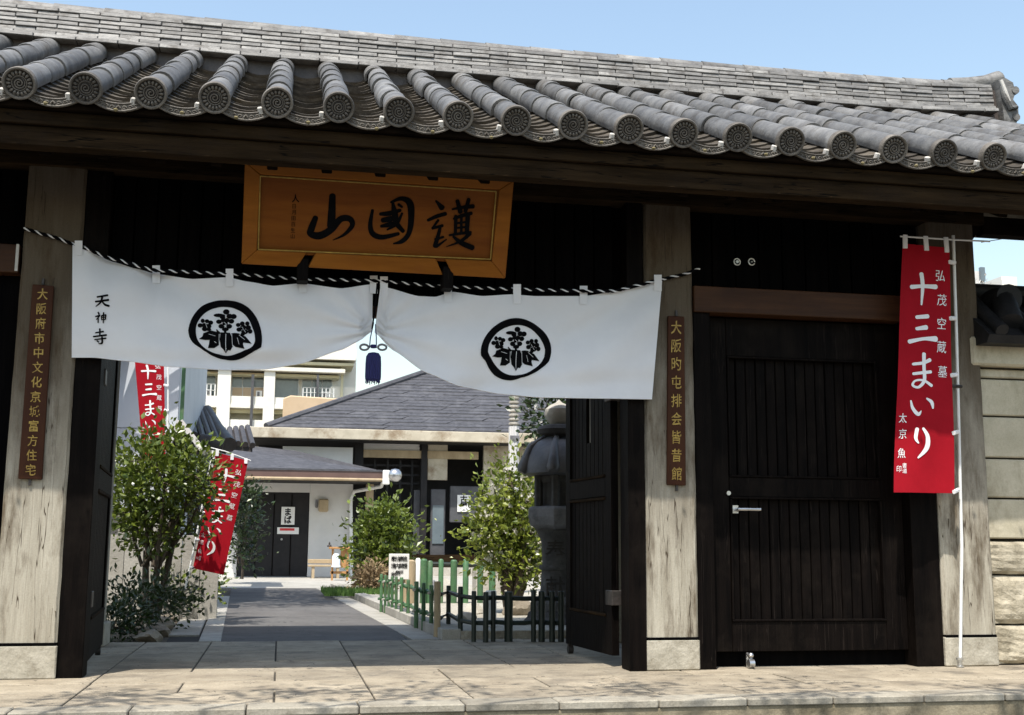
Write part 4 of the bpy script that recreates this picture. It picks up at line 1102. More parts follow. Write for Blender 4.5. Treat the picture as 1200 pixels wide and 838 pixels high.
# street tree on the camera's side of the road, which throws the faint dapples on the kerb
tree('street_tree','sparse street tree on the near side, only its leaf shadows fall on the kerb','tree', (-2.9,3.6,-.15),
     [(-1.1,4.95,5.5,.35),(-.3,5.0,5.4,.40),(.9,4.9,5.5,.38),(2.1,4.75,5.3,.42),(-2.2,4.8,5.6,.5),(3.4,4.6,5.4,.35)], 1300, .10, 'leafdark', [], 44, r0=.09)
# bright camellia in the garden
YM = 14.3
tree('flowering_camellia','bright green camellia with white blossoms beside the stone lantern','tree', tuple(onY(598,712,YM)),
     [lobe(597,558,YM,14),lobe(581,570,YM,9),lobe(567,602,YM,13),lobe(597,596,YM,18),lobe(621,590,YM,15),lobe(584,623,YM,20),lobe(561,622,YM,11),lobe(612,626,YM,20),lobe(597,650,YM,18),lobe(627,648,YM,16),lobe(615,670,YM,13),lobe(635,668,YM,11),lobe(579,656,YM,11)],
     4300, .085, 'leaflight', [(0,0),(.1,0),(.2,.1),(-.1,0),(.15,-.1)], 15, flowers=95)
# conical shrub in front of the hall
YS = 24.0
tree('conical_shrub','loose conical shrub in front of the hall porch','shrub', tuple(onY(450,690,YS)),
     [lobe(452,604,YS,13),lobe(440,622,YS,15),lobe(462,622,YS,14),lobe(448,642,YS,19),lobe(467,645,YS,11),lobe(432,650,YS,12),lobe(450,665,YS,19)],
     3600, .13, 'leaf', [(0,0)], 18, r0=.05)
tree('background_tree','dark green tree rising behind the stone lantern','tree', tuple(onY(690,700,17)),
     [lobe(640,480,17,20),lobe(660,520,17,24),lobe(690,500,17,34),lobe(725,560,17,30),lobe(640,548,17,10),lobe(730,500,17,26),lobe(720,620,17,24)],
     4200, .12, 'leafdark', [(0,0),(.2,.1)], 21, r0=.08, flowers=24)
tree('dry_shrub','brownish rounded shrub next to the conical shrub','shrub', tuple(onY(436,692,21)),
     [lobe(436,676,21,12),lobe(448,682,21,10),lobe(426,682,21,8)], 1800, .07, 'leafbrown', [(0,0)], 22, r0=.02)
# grass strip
gb = MB(); rr = random.Random(9)
for _ in range(2600):
    x = rr.uniform(.75,1.9); y = rr.uniform(19.6,21.6); x += (y-19.6)*(-.0)
    a = rr.uniform(0,6.28); h_ = rr.uniform(.05,.13); dx, dy = math.cos(a)*.015, math.sin(a)*.015
    gb.add([(x-dx,y-dy,.05),(x+dx,y+dy,.05),(x+rr.uniform(-.03,.03),y+rr.uniform(-.03,.03),.05+h_)], [(0,1,2)])
tag(gb.build('grass','grass',None,fixn=False), 'strip of green grass at the end of the courtyard road', 'grass', kind='stuff')

# ------------------------------------------------------------------ spotlight box and bits left
p = onZ(180,727,.0)
sp_ = thing('garden_spotlight', tuple(p), 'small white box lamp on the ground under the left bush', 'lamp')
MB().box(p.x-.09,p.x+.09,p.y-.05,p.y+.05,.07,.24).build('housing','pvc',sp_,bevel=.01)
MB().tube([(p.x,p.y,-.02),(p.x,p.y,.075)],.015,8).build('stand','iron',sp_,smooth=True)
tag(MB().tube([P(203,690,15.2),P(203,654,15.2)],.045,10).build('timber_stake','woodpale',None,smooth=True), 'short pale wooden stake behind the left bush', 'stake')

# ------------------------------------------------------------------ left court walls and houses
wb = thing('sheet_walled_house', (-3.8,17.5,0), 'pale blue grey windowless wall of a house behind the left bush', 'house')
xr = onY(209,480,17.0).x
for k in range(6):
    for j, (za, zb) in enumerate(((0,1.32),(1.33,2.45),(2.46,3.5),(3.51,5.4))):
        MB().box(xr-.9*(k+1)+.01, xr-.9*k, 17.0, 17.06, za, zb).build('wall_panel','bluewall' if j > 0 else 'concrete',wb,bevel=.004)
MB().box(xr-5.6,xr-.02,17.06,23,0,5.38).build('wall_body','bluewall',wb)
MB().box(xr+.02,xr+.07,17.02,17.09,0,5.3).build('corner_pipe','bamboo',wb)
# low fence panels in front
lf = thing('panel_fence', tuple(onY(165,735,14.8)), 'low beige panel fence behind the left shrubs', 'fence')
x0_ = onY(120,700,14.8).x
for k in range(6):
    MB().box(x0_+k*.22+.004, x0_+k*.22+.216, 14.8, 14.85, -.02, .98+.02*(k%2)).build('fence_panel','concrete',lf,bevel=.004)
# small white trimmed gable
gy = 16.2
ga, gb_, gc = onY(193,528,gy), onY(211,495,gy), onY(237,527,gy)
sg_ = thing('small_gable_roof', tuple(onY(212,700,gy)), 'little gabled shelter with white barge boards above the bush', 'shelter')
def bar3(a, b, w_, d_):
    t = (b-a).normalized(); u_ = Vector((0,1,0)).cross(t).normalized()
    return MB().hexa([a-u_*w_, b-u_*w_, b-u_*w_+Vector((0,d_,0)), a-u_*w_+Vector((0,d_,0)), a+u_*w_, b+u_*w_, b+u_*w_+Vector((0,d_,0)), a+u_*w_+Vector((0,d_,0))])
bar3(ga, gb_+Vector((0,0,.02)), .035, .9).build('barge_board','whitewall',sg_)
bar3(gb_+Vector((0,0,.02)), gc, .035, .9).build('barge_board','whitewall',sg_)
MB().prism([ga+Vector((.06,.1,-.02)), gb_+Vector((0,.1,-.05)), gc+Vector((-.06,.1,-.02))], (0,.7,0)).build('gable_infill','interior',sg_)
for x_ in (ga.x+.12, gc.x-.12): MB().box(x_-.04,x_+.04,gy+.1,gy+.18,0,ga.z-.02).build('leg','interior',sg_)
# dark tiled house roof
dh = thing('old_tiled_house', tuple(onY(225,690,22)), 'old house with a dark sagging tiled roof, between the pale wall and the annex', 'house')
q = [onY(206,468,20), onY(252,487,23), onY(264,524,20), onY(205,506,18.5)]
q = [onY(200,466,22.5), onY(246,484,22.5), onY(265,524,20.2), onY(200,503,20.2)]
MB().hexa([q[3]-Vector((0,0,.12)), q[2]-Vector((0,0,.12)), q[1]-Vector((0,0,.12)), q[0]-Vector((0,0,.12)), q[3],q[2],q[1],q[0]]).build('roof','darktile',dh)
for k in range(8):
    t = k/7.; MB().tube([q[0].lerp(q[1],t)+Vector((0,0,.03)), q[3].lerp(q[2],t)+Vector((0,-.05,.03))], .06, 8).build('roof_tile_row','darktile',dh,smooth=True)
MB().tube([q[1]+Vector((-.05,0,.06)), (q[1]+q[2])/2+Vector((0,0,.02)), q[2]+Vector((.05,-.1,.03))], [.09,.10,.13], 10).build('hip_ridge','darktile',dh,smooth=True)
MB().tube([onY(234,516,20), onY(262,522,20)], .12, 10).build('hip_end','darktile',dh,smooth=True)
a = onY(262,523,22); b = onY(200,500,22)
MB().box(b.x, a.x-.35, 21.5, 24, 0, a.z-.02).build('wall','interior',dh)
# second roof piece to the right
q = [onY(262,505,26), onY(290,502,26), onY(296,524,24), onY(262,520,24)]
MB().hexa([q[3]-Vector((0,0,.1)), q[2]-Vector((0,0,.1)), q[1]-Vector((0,0,.1)), q[0]-Vector((0,0,.1)), q[3],q[2],q[1],q[0]]).build('side_roof','darktile',dh)
for k in range(5):
    t = k/4.; MB().tube([q[0].lerp(q[1],t)+Vector((0,0,.03)), q[3].lerp(q[2],t)+Vector((0,-.05,.03))], .06, 8).build('roof_tile_row','darktile',dh,smooth=True)

# ------------------------------------------------------------------ annex with the black door
YA = 32.4
ax = thing('annex_building', (0.6, YA, 0), 'white plastered annex with a black door and brown metal eaves', 'building')
wl0, wl1 = onY(262,600,YA).x, onY(413,600,YA).x
dz = onY(320,577,YA).z; dx0, dx1 = onY(280,600,YA).x, onY(362,600,YA).x; wz = onY(330,566,YA).z
MB().box(dx1+.01, wl1, YA, YA+.2, 0, wz+.2).build('wall','whitewall',ax,bevel=.01)
MB().box(dx0-.01, dx1+.009, YA, YA+.2, dz+.01, wz+.2).build('wall_head','whitewall',ax)
MB().box(wl0-1.5, dx0-.011, YA, YA+.2, 0, wz+.2).build('wall','whitewall',ax)
dd = MB().box(dx0, dx1, YA+.03, YA+.1, .02, dz).build('door','interior',ax,bevel=.01)
for k in (.25,.5,.75): MB().box(dx0+(dx1-dx0)*k-.012, dx0+(dx1-dx0)*k+.012, YA+.015, YA+.031, .05, dz-.05).build('door_batten','black',dd)
mb = MB(); p = onY(330,632,YA); mb.tube([(p.x,YA+.03,p.z),(p.x,YA-.03,p.z)],.03,8); mb.build('knob','metal',dd)
MB().box(wl1-.15, wl1+.6, YA+.25, YA+.5, 0, wz+.1).build('side_wall','interior',ax)
xe0, xe1 = onY(250,550,30.8).x, onY(450,551,30.8).x
za = onY(350,549,30.8).z; zb = onY(350,562,30.8).z
MB().box(xe0, xe1, 30.8, 30.9, zb+.05, za).build('fascia','brownmetal',ax,bevel=.01)
MB().box(xe0, xe1, 30.9, 33.5, zb-.02, zb+.04).build('soffit','interior',ax)
MB().tube([(xe0,30.75,zb+.02),(xe1,30.75,zb+.02)], .04, 8).build('gutter','woodpale',ax,smooth=True)
q = [Vector((xe0,30.78,za)), Vector((xe1,30.78,za)), onY(452,553,34), onY(345,528,34), onY(250,518,34)]
MB().prism(q, (0,0,-.05)).build('roof','slate',ax)
mb = MB(); a = onY(417,574,30.9)
mb.tube([onY(450,562,30.8), onY(447,570,31.5), onY(415,576,YA-.08), onY(411,585,YA-.08), onY(412,680,YA-.08)], .05, 8).build('downpipe','pvc',ax,smooth=True)
mb = MB(); a = onY(379,592,YA); mb.box(a.x-.13,a.x+.13,YA-.14,YA,a.z-.18,a.z+.16).build('wall_lamp','woodpale',ax,bevel=.03)
mb = MB(); a = onY(371,590,YA); mb.tube([(a.x,YA-.01,a.z-.1),(a.x,YA-.1,a.z),(a.x,YA-.1,a.z+.1)],.035,8).build('lamp_bracket','stone',ax)
a = onY(452,558,30.7); mb = MB(); mb.box(a.x-.08,a.x+.1,30.6,30.75,a.z-.22,a.z+.15); mb.build('lamp_mount','pvc',ax,bevel=.02)
a = onY(463,557,30.5); mb = MB().lathe([(0,-.17),(.10,-.15),(.16,-.08),(.18,0),(.16,.08),(.10,.15),(0,.17)], tuple(a), 16); mb.build('floodlight','metal',ax,smooth=True)
MB().box(wl1+.35,wl1+.55,YA-.1,YA+.1,0,wz).build('corner_post','woodpale',ax)
# notices on the door
def notice(name, x0,y0,x1,y1,Y,label,chars,size,mt='ink',extra=None):
    a, b = onY(x0,y0,Y), onY(x1,y1,Y)
    o = MB().box(a.x,b.x,Y-.015,Y,b.z,a.z).build(name,'paper'); tag(o,label,'notice')
    if chars:
        L = [(c,cx0,cy0,size,size*1.1) for c,cx0,cy0 in chars]
        for l_ in L: text([l_], lambda x,y,k: onY(x,y,Y-.02), bold=.03).build('character',mt,o,fixn=False)
    return o
notice('paper_notice',330,594,345,615,YA,'cream paper with two black characters on the black annex door',[('ま',337.5,600),('ば',337.5,609)],9)
o = notice('paper_notice',325,618,350,626,YA,'small white strip with a red line just under the cream paper','',5)
a, b = onY(328,619,YA-.02), onY(345,622,YA-.02); MB().box(a.x,b.x,YA-.02,YA-.0155,b.z,a.z).build('red_line','redprint',o)
# bench and hanging lamp stand
YN = 31.2
p0, p1 = onY(361,662,YN), onY(402,662,YN)
bn = thing('bench', (( p0.x+p1.x)/2,YN,0), 'low weathered bench against the white annex wall', 'bench')
MB().box(p0.x,p1.x,YN,YN+.4,p0.z-.05,p0.z).build('seat','woodpale',bn,bevel=.01)
MB().box(p0.x,p1.x,YN+.36,YN+.40,p0.z+.03,p0.z+.14).build('back_board','woodpale',bn,bevel=.01)
for x_ in (p0.x+.1,p1.x-.16):
    for y_ in (YN+.03,YN+.32): MB().box(x_,x_+.07,y_,y_+.06,0,p0.z-.051).build('leg','woodpale',bn)
YQ = 29.5
sx0, sx1 = onY(388,640,YQ).x, onY(409,640,YQ).x; zt = onY(398,641,YQ).z
ls_ = thing('lantern_stand', ((sx0+sx1)/2,YQ,0), 'small orange brown wooden frame with a glass lamp, in front of the bench', 'lamp')
MB().box(sx0-.05,sx1+.05,YQ-.12,YQ+.12,zt-.05,zt).build('top_rail','orange',ls_,bevel=.01)
for x_ in (sx0+.02,sx1-.05): MB().box(x_,x_+.05,YQ-.03,YQ+.03,0,zt-.05).build('leg','orange',ls_)
MB().box(sx0,sx1,YQ-.03,YQ+.03,.16,.22).build('lower_rail','orange',ls_)
MB().box((sx0+sx1)/2+.02,sx1-.055,YQ-.02,YQ+.02,zt-.5,zt-.05).build('side_panel','orange',ls_)
MB().lathe([(.05,0),(.12,.02),(.10,.08),(.10,.28),(.06,.34)], (sx0+.13,YQ-.08,zt-.5), 14).build('lamp_glass','lampglass',ls_,smooth=True)
for x_ in (sx0-.04,sx1-.06): MB().lathe([(.05,0),(.06,.02),(.02,.06),(.025,.09),(0,.13)], (x_,YQ,zt), 10).build('finial','iron',ls_,smooth=True)

# ------------------------------------------------------------------ main hall
YH = 34.2
mh = thing('main_hall', (4.5,36,0), 'main hall with a broad slate hip roof and dark timber porch behind the garden', 'building')
e0, e1 = onY(291,497,YH), onY(800,520,YH); zE = onY(420,503,YH).z
rA = onY(312,497,YH+.1); rA.z = zE+.02; rB = onY(560,417,YH+6); rC = Vector((rB.x+9,rB.y,rB.z)); rD = Vector((e1.x,YH+.1,zE+.02))
NCR = 26; rng = random.Random(4)
mb = MB()
for i in range(NCR):
    t0, t1 = i/NCR, (i+1)/NCR+.012
    a0, b0_ = rA.lerp(rB,t0), rD.lerp(rC,t0); a1, b1_ = rA.lerp(rB,t1), rD.lerp(rC,t1)
    up = Vector((0,-.01,.05)); dn = Vector((0,.0,-.02))
    # each course broken into shingle runs
    x = a0.x; k = 0
    while x < b0_.x-.02 and k < 60:
        xe = min(b0_.x, x+rng.uniform(.5,1.3)); f0 = (x-a0.x)/(b0_.x-a0.x); f1 = (xe-a0.x)/(b0_.x-a0.x)
        dz_ = rng.uniform(-.014,.014)
        p0, p1, p2, p3 = a0.lerp(b0_,f0), a0.lerp(b0_,f1), a1.lerp(b1_,f1), a1.lerp(b1_,f0)
        v_ = Vector((0,0,dz_+.03))
        mb.add([p0+v_,p1+v_,p2,p3,p0-Vector((0,0,.03)),p1-Vector((0,0,.03))], [(0,1,2,3),(4,5,1,0)])
        x = xe+.012; k += 1
sr = mb.build('roof_shingles','slate',mh,fixn=False); sr['kind'] = 'stuff'
back = Vector((0,12,0))
MB().add([rA-Vector((0,0,.05)), rD-Vector((0,0,.05)), rC-Vector((0,0,.05)), rB-Vector((0,0,.05)), rA+back, rD+back],[(0,1,2,3),(0,3,4),(4,3,2,5)]).build('roof','slate',mh,fixn=False)
MB().tube([rA, rB+Vector((0,0,.05))], .11, 8).build('hip_ridge','slate',mh,smooth=True)
zF = zE-.30
MB().box(e0.x,e1.x,YH,YH+.12,zF,zE).build('fascia_board','fascia',mh,bevel=.015)
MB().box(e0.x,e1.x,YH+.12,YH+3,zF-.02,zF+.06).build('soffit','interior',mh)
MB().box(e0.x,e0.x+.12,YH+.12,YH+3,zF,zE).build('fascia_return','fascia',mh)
YW = YH+1.0
xs_ = lambda px, y=YW: onY(px,560,y).x
zz_ = lambda py, px=480, y=YW: onY(px,py,y).z
MB().box(xs_(424),xs_(491),YW,YW+.1,zz_(528),zz_(512)).build('plaster_band','whitewall',mh)
MB().box(xs_(424),xs_(560),YW-.06,YW+.12,zz_(537),zz_(528)-.005).build('beam','woodpale',mh)
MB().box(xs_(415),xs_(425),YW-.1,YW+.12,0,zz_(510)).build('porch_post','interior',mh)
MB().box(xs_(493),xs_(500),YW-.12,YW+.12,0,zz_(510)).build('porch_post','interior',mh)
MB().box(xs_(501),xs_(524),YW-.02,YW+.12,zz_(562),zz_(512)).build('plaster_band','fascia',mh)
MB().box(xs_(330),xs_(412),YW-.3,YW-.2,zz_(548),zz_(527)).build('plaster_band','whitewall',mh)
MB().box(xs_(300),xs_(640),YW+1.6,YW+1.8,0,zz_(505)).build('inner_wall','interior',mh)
for py in (545,556,566): MB().box(xs_(426),xs_(492),YW+.3,YW+.34,zz_(py)-.03,zz_(py)+.03).build('lattice_rail','interior',mh)
for px in (440,455,470,484): MB().box(xs_(px)-.03,xs_(px)+.03,YW+.26,YW+.3,0,zz_(538)).build('lattice_post','interior',mh)
MB().box(xs_(486),xs_(495),YW+.1,YW+.2,.6,zz_(574)).build('door_panel','greypanel',mh)
o = MB().box(xs_(505),xs_(522),YW-.1,YW,.5,zz_(573)).build('door_panel','greypanel',mh,bevel=.02)
MB().box(xs_(507),xs_(520),YW-.13,YW-.1,.9,zz_(592)).build('pane','glass',o)
MB().box(xs_(527),xs_(562),YW-.14,YW-.02,zz_(612),zz_(569)).build('door_panel','greypanel',mh,bevel=.02)
MB().box(xs_(470),xs_(570),YW-1.2,YW+1.5,0,zz_(650)-.0).build('porch_floor','beam',mh)
MB().box(xs_(480),xs_(575),YW-1.5,YW-1.21,0,zz_(664)).build('porch_step','palestone',mh)
MB().box(xs_(512),xs_(522),YW-.3,YW+.1,zz_(510)+.0,zz_(504)).build('bracket','fascia',mh)
MB().box(xs_(566),xs_(640),YW-.1,YW+.05,0,zz_(512)).build('side_wall','fascia',mh)
notice('paper_notice',536,580,551,600,YW-.16,'white notice with two black characters on the grey porch panel',[('古',543.5,585),('翼',543.5,594)],8.5)

# ------------------------------------------------------------------ ornate pale pole and stone lantern
yp = 20
a = onY(601,700,yp); top = onY(601,440,yp); pr = 6.2*yp/F
pm = thing('ornate_post', (a.x,yp,0), 'tall pale fluted post with ring mouldings, left of the stone lantern', 'post')
zr = lambda py: onY(601,py,yp).z
n = 24; vs_ = []; fs = []
for z_ in (0, zr(500)):
    for k in range(n):
        a_ = 2*math.pi*k/n; q_ = pr*(1 if k%3 else .86); vs_.append((a.x+q_*math.cos(a_), yp+q_*math.sin(a_), z_))
for k in range(n): fs.append((k,(k+1)%n,n+(k+1)%n,n+k))
fs += [tuple(range(n-1,-1,-1)), tuple(n+k for k in range(n))]
MB().add(vs_, fs).build('shaft','whitewall',pm)
pf = []; z_ = 0; H_ = zr(440)-zr(500)
for k in range(13):
    t = k/12*H_; pf += [(pr*.72,t),(pr*.72,t+.02),(pr*1.05,t+.035),(pr*1.05,t+.06)]
MB().lathe(pf, (a.x,yp,zr(500)), 16).build('ringed_top','palestone',pm)
MB().box(a.x-pr*.9,a.x+pr*.9,yp-pr*1.1,yp-pr*.9,zr(517),zr(511)).build('band','stone',pm)

yl = 12.5
lc = onY(655,740,yl)
ln_ = thing('stone_lantern', (lc.x,yl,.07), 'big dark stone lantern with a pale onion shaped finial, behind the open right leaf', 'lantern')
zl = lambda py: onY(655,py,yl).z
s_ = yl/F
bmid = lc.x
c0 = (bmid, yl, 0)
def ring(pts): return [(r_*s_, zl(y_)) for r_, y_ in pts]
MB().lathe(ring([(0,499),(10,498),(14,494),(18,487),(17,480),(11,475),(4,472),(0,468)]), c0, 24).build('finial','palestone',ln_,smooth=True)
MB().lathe(ring([(14,512),(24,509),(27,504),(24,500),(15,498),(0,498)]), c0, 24).build('collar','stonedark',ln_,smooth=True)
# heavy cap with six upturned corners
mb = MB(); n = 48; prof = [(32,558,0),(44,556,1),(44,548,1),(41,538,.8),(36,527,.5),(29,519,.2),(15,512,0)]
vs_ = []; fs = []
for r_, y_, k_ in prof:
    for k in range(n):
        a_ = 2*math.pi*k/n; c6 = max(0, math.cos(3*a_))**6
        vs_.append((bmid+r_*s_*(1+.04*c6*k_)*math.cos(a_), yl+r_*s_*(1+.04*c6*k_)*math.sin(a_), zl(y_)))
for i in range(len(prof)-1):
    for k in range(n): fs.append((i*n+k,i*n+(k+1)%n,(i+1)*n+(k+1)%n,(i+1)*n+k))
fs += [tuple(range(n-1,-1,-1)), tuple((len(prof)-1)*n+k for k in range(n))]
mb.add(vs_, fs)
for k in range(6):
    a_ = math.pi/3*k+R(8)
    dv = Vector((math.cos(a_), math.sin(a_), 0)); c_ = Vector((bmid,yl,0))
    mb.tube([c_+dv*18*s_+Vector((0,0,zl(513))), c_+dv*36*s_+Vector((0,0,zl(524))), c_+dv*41*s_+Vector((0,0,zl(538))), c_+dv*45*s_+Vector((0,0,zl(550))), c_+dv*48*s_+Vector((0,0,zl(555)))], [3*s_,4*s_,6*s_,8*s_,5*s_], 10)
mb.build('cap','bronze',ln_,smooth=True)
# fire box with openings
fb_ = thing
mb = MB()
for k in range(6):
    a_ = math.pi/3*k+R(8); dv = Vector((math.cos(a_), math.sin(a_), 0)); c_ = Vector((bmid,yl,0))+dv*26*s_
    mb.tube([c_+Vector((0,0,zl(600))), c_+Vector((0,0,zl(556)))], 5*s_, 6)
mb.lathe(ring([(25,604),(27,600),(27,594),(24,592)]), c0, 6, R(8)); mb.lathe(ring([(25,566),(27,562),(27,557),(24,555)]), c0, 6, R(8))
mb.lathe(ring([(19,600),(19,558)]), c0, 12)
mb.build('light_box','stonedark',ln_)
MB().lathe(ring([(26,622),(36,616),(39,606),(39,597),(36,594)]), c0, 6, R(8)).build('platform','stone',ln_,bevel=.006)
sh = MB().lathe(ring([(24,700),(22,690),(20,660),(21,635),(25,626),(28,621)]), c0, 20).build('shaft','stonedark',ln_,smooth=True)
MB().lathe(ring([(23,668),(24,665),(23,662)]), c0, 20).build('shaft_ring','stonedark',ln_,smooth=True)
MB().lathe(ring([(36,716),(36,706),(30,700),(24,697)]), c0, 6, R(8)).build('base','stonedark',ln_,bevel=.006)
MB().lathe(ring([(46,742),(46,728),(40,722),(38,716)]), c0, 6, R(8)).build('ground_stone','stonedark',ln_,bevel=.006)
for l_ in (('奉',651,645,24,26),('献',651,688,24,26)): text([l_], lambda x,y,k: onY(x,y,yl-25*s_), bold=.01).build('character','iron',ln_,fixn=False)

# ------------------------------------------------------------------ bamboo fences
fence = thing('bamboo_fence', (1.6,13,0), 'low green bamboo fence with rounded post tops along the right kerb', 'fence')
zm = lambda L: [(430+x/5.714, 640+y/5.714) for x, y in L]
bases = zm([(95,405),(122,410),(145,415),(168,422),(195,432),(230,450),(275,462),(330,502),(378,515),(430,530),(470,556),(545,572),(625,620),(715,642),(795,645),(845,640),(948,640),(1060,642),(1115,640),(1170,640),(1240,640),(1300,640)])
tops = zm([(95,190),(122,196),(145,200),(168,205),(195,208),(230,212),(275,228),(330,240),(378,250),(430,265),(470,240),(545,268),(625,275),(715,305),(795,312),(845,305),(948,308),(1060,318),(1115,300),(1170,305),(1240,305),(1300,305)])
rads = [10,9,9,10,10,12,12,15,14,14,22,15,17,16,18,16,28,9,17,22,20,20]
line = []
for i, ((bx0,by0),(tx0,ty0),rd_) in enumerate(zip(bases, tops, rads)):
    b_ = onZ(bx0,by0,.075 if i < 11 else .0)
    t_ = onY(tx0,ty0,b_.y); r_ = rd_/5.714*b_.y/F
    t_.x = b_.x + (t_.x-b_.x)*.6
    line.append((b_, t_))
    if i == 17: continue
    mb = MB(); h_ = t_.z-b_.z
    pr_ = []; nn_ = 4
    for q in range(nn_+1):
        f = q/nn_; pr_.append((b_.lerp(t_, f), r_))
        if q < nn_: pr_.append((b_.lerp(t_, f+.225/nn_*.2+.22), r_*.97)) if False else None
    pts = []; rs = []
    for q in range(9):
        f = q/8; pts.append(b_.lerp(t_, f)+Vector((0,0,-.1 if q==0 else 0))); rs.append(r_*(1.0 if q%3 else 1.07))
    pts.append(t_+Vector((0,0,.006))); rs.append(r_*.8)
    mb.tube(pts, rs, 12)
    mb.build('bamboo_post','bamboo' if i < 10 else ('woodpale' if i == 10 else 'bamboodark'),fence,smooth=True)  # near posts take the bamboo darkened to stand for the gate's shade
for fr in (.30,.80):
    pts = [Vector((b_.x*.5+t_.x*.5, b_.y, .075+(.10 if fr < .5 else .325)))+Vector((.035 if i < 11 else 0,.035,random.uniform(-.006,.006))) for i,(b_,t_) in enumerate(line)]
    MB().tube(pts[:11], .022, 8).build('rail','bamboo',fence,smooth=True)
    MB().tube(pts[10:], .022, 8).build('rail','bamboodark',fence,smooth=True)
    for i in range(10):
        MB().tube([pts[i]-Vector((.075,.07,.0)), pts[i]+Vector((.01,.01,.02))], .014, 6).build('lashing','palestone' if i%2 else 'bamboo',fence,smooth=True)
# taller fence further back
f2 = thing('bamboo_fence', tuple(onY(520,702,16.8)), 'taller green bamboo posts standing in the middle of the garden, behind the white notice board', 'fence')
for px, ty, mt, r_ in ((480,656,'woodpale',7),(490,654,'pvc',3),(497,655,'bamboo',4),(504,657,'bamboo',3.5),(517,655,'bamboo',3),(532,656,'bamboo',4),(546,655,'bamboo',3.5),(563,657,'bamboo',3.5),(577,660,'bamboo',4)):
    t_ = onY(px,ty,16.8); r1 = r_*16.8/F
    MB().tube([(t_.x,16.8,.0),(t_.x,16.8,t_.z*.5),(t_.x,16.8,t_.z-.02),(t_.x,16.8,t_.z)], [r1,r1*1.03,r1,r1*.6], 10).build('bamboo_post',mt,f2,smooth=True)
t0_ = onY(478,660,16.85); t1_ = onY(582,663,16.85)
MB().tube([t0_,t1_], .03, 8).build('rail','bamboodark',f2,smooth=True)
# notice board on the fence
a, b = onY(456,649,15.4), onY(479,679,15.4)
nb = thing('notice_board', ((a.x+b.x)/2,15.4,0), 'white notice board with rows of small black characters behind the green fence', 'sign')
MB().box(a.x,b.x,15.38,15.41,b.z,a.z).build('panel','paper',nb,bevel=.004)
for k in (.2,.8): MB().box(a.x+(b.x-a.x)*k-.012,a.x+(b.x-a.x)*k+.012,15.42,15.45,0,b.z+.1).build('leg','woodpale',nb)
L = []
for r_, row in enumerate(('奉納寄進','境内禁煙','御参拝')):
    for k, ch in enumerate(row): L.append((ch, 461+k*4.6, 655+r_*8.2, 5.6, 6.6))
for l_ in L: text([l_], lambda x,y,k: onY(x,y,15.374), bold=.02).build('character','ink',nb,fixn=False)
# garden stones and small things
for i,(x,y,Y_,r_,mt,lab) in enumerate(((553,687,14.2,(.14,.1,.1),'palestone','flat pale block on the gravel beneath the camellia'),
      (600,668,14.5,(.10,.10,.18),'rock','upright brownish stone at the foot of the flowering camellia'),
      (607,690,13.9,(.2,.16,.14),'rock','broad stone right under the flowering camellia'),
      (640,725,12.9,(.16,.14,.17),'stonedark','dark rounded stone beside the lantern base'),
      (505,668,17.4,(.09,.08,.26),'stone','tall grey standing stone behind the taller bamboo posts'),
      (545,718,13.2,(.14,.1,.06),'palestone','low pale stone lying on the gravel behind the black fence posts'),
      (521,675,19,(.3,.12,.24),'palestone','big pale block behind the taller bamboo posts'),
      (234,690,16,(.14,.14,.17),'rock','brown rock at the head of the drain'),
      (246,683,19,(.10,.1,.12),'palestone','small pale rock further along the drain'))):
    p = onY(x,y,Y_); p.z = .07*(Y_<24 and x>300)+r_[2]*.45; rock('garden_stone', tuple(p), r_, mt, seed=40+i, squash=1.0, label=lab, cat='stone')
tag(MB().box(*(onY(557,662,18).x, onY(557,662,18).x+.5, 17.9,18.3,.06,onY(557,658,18).z)).build('stone_trough','palestone',None,bevel=.02), 'pale rectangular stone trough behind the bamboo posts', 'trough')
p = onZ(575,733,.08); q_ = onY(575,692,p.y)
tag(MB().box(p.x-.055,p.x+.055,p.y-.03,p.y+.03,.05,q_.z).build('white_marker','pvc',None,bevel=.01), 'short white rectangular marker post behind the dark fence posts', 'post')

# ------------------------------------------------------------------ apartment building
YP = 70.
ap = thing('apartment_building', tuple(onY(310,640,YP)), 'white apartment block with balconies and windows, beyond the temple roofs', 'building')
def AB(name, mt, x0,y0,x1,y1, ya, yb, parent=ap):
    a, b = onY(x0,y0,YP), onY(x1,y1,YP)
    return MB().box(a.x,b.x,YP+ya,YP+yb,b.z,a.z).build(name,mt,parent)
base = AB('wall','aptwall',120,380,392,640,1.2,12)
AB('wall','aptwall',388,452,412,640,.4,10)
AB('stair_wall','aptwall',392,402,414,640,2,9)
AB('roof_slab','aptwall',330,396,416,424,-.6,11)
AB('soffit_slab','aptunder',328,424,414,430,-.4,10)
AB('roof_slab','aptwall',120,429,404,434,-.5,3)
AB('soffit_slab','aptunder',120,434,398,440,.1,1.2)
for (x0,y0,x1,y1) in ((120,462,208,474),(205,463,262,474),(262,464,320,478),(318,466,402,480)): AB('balcony_front','aptwall',x0,y0,x1,y1,-.2,0)
AB('balcony_slab','aptwall',120,474,402,478,-.3,1.2)
AB('soffit_slab','aptunder',120,479,402,482,.3,1.2)
for x0,x1 in ((256,268),(310,320)): AB('pier','aptwall',x0,434,x1,510,-.35,1.2)
AB('balcony_front','aptwall',120,488,402,520,-.2,0)
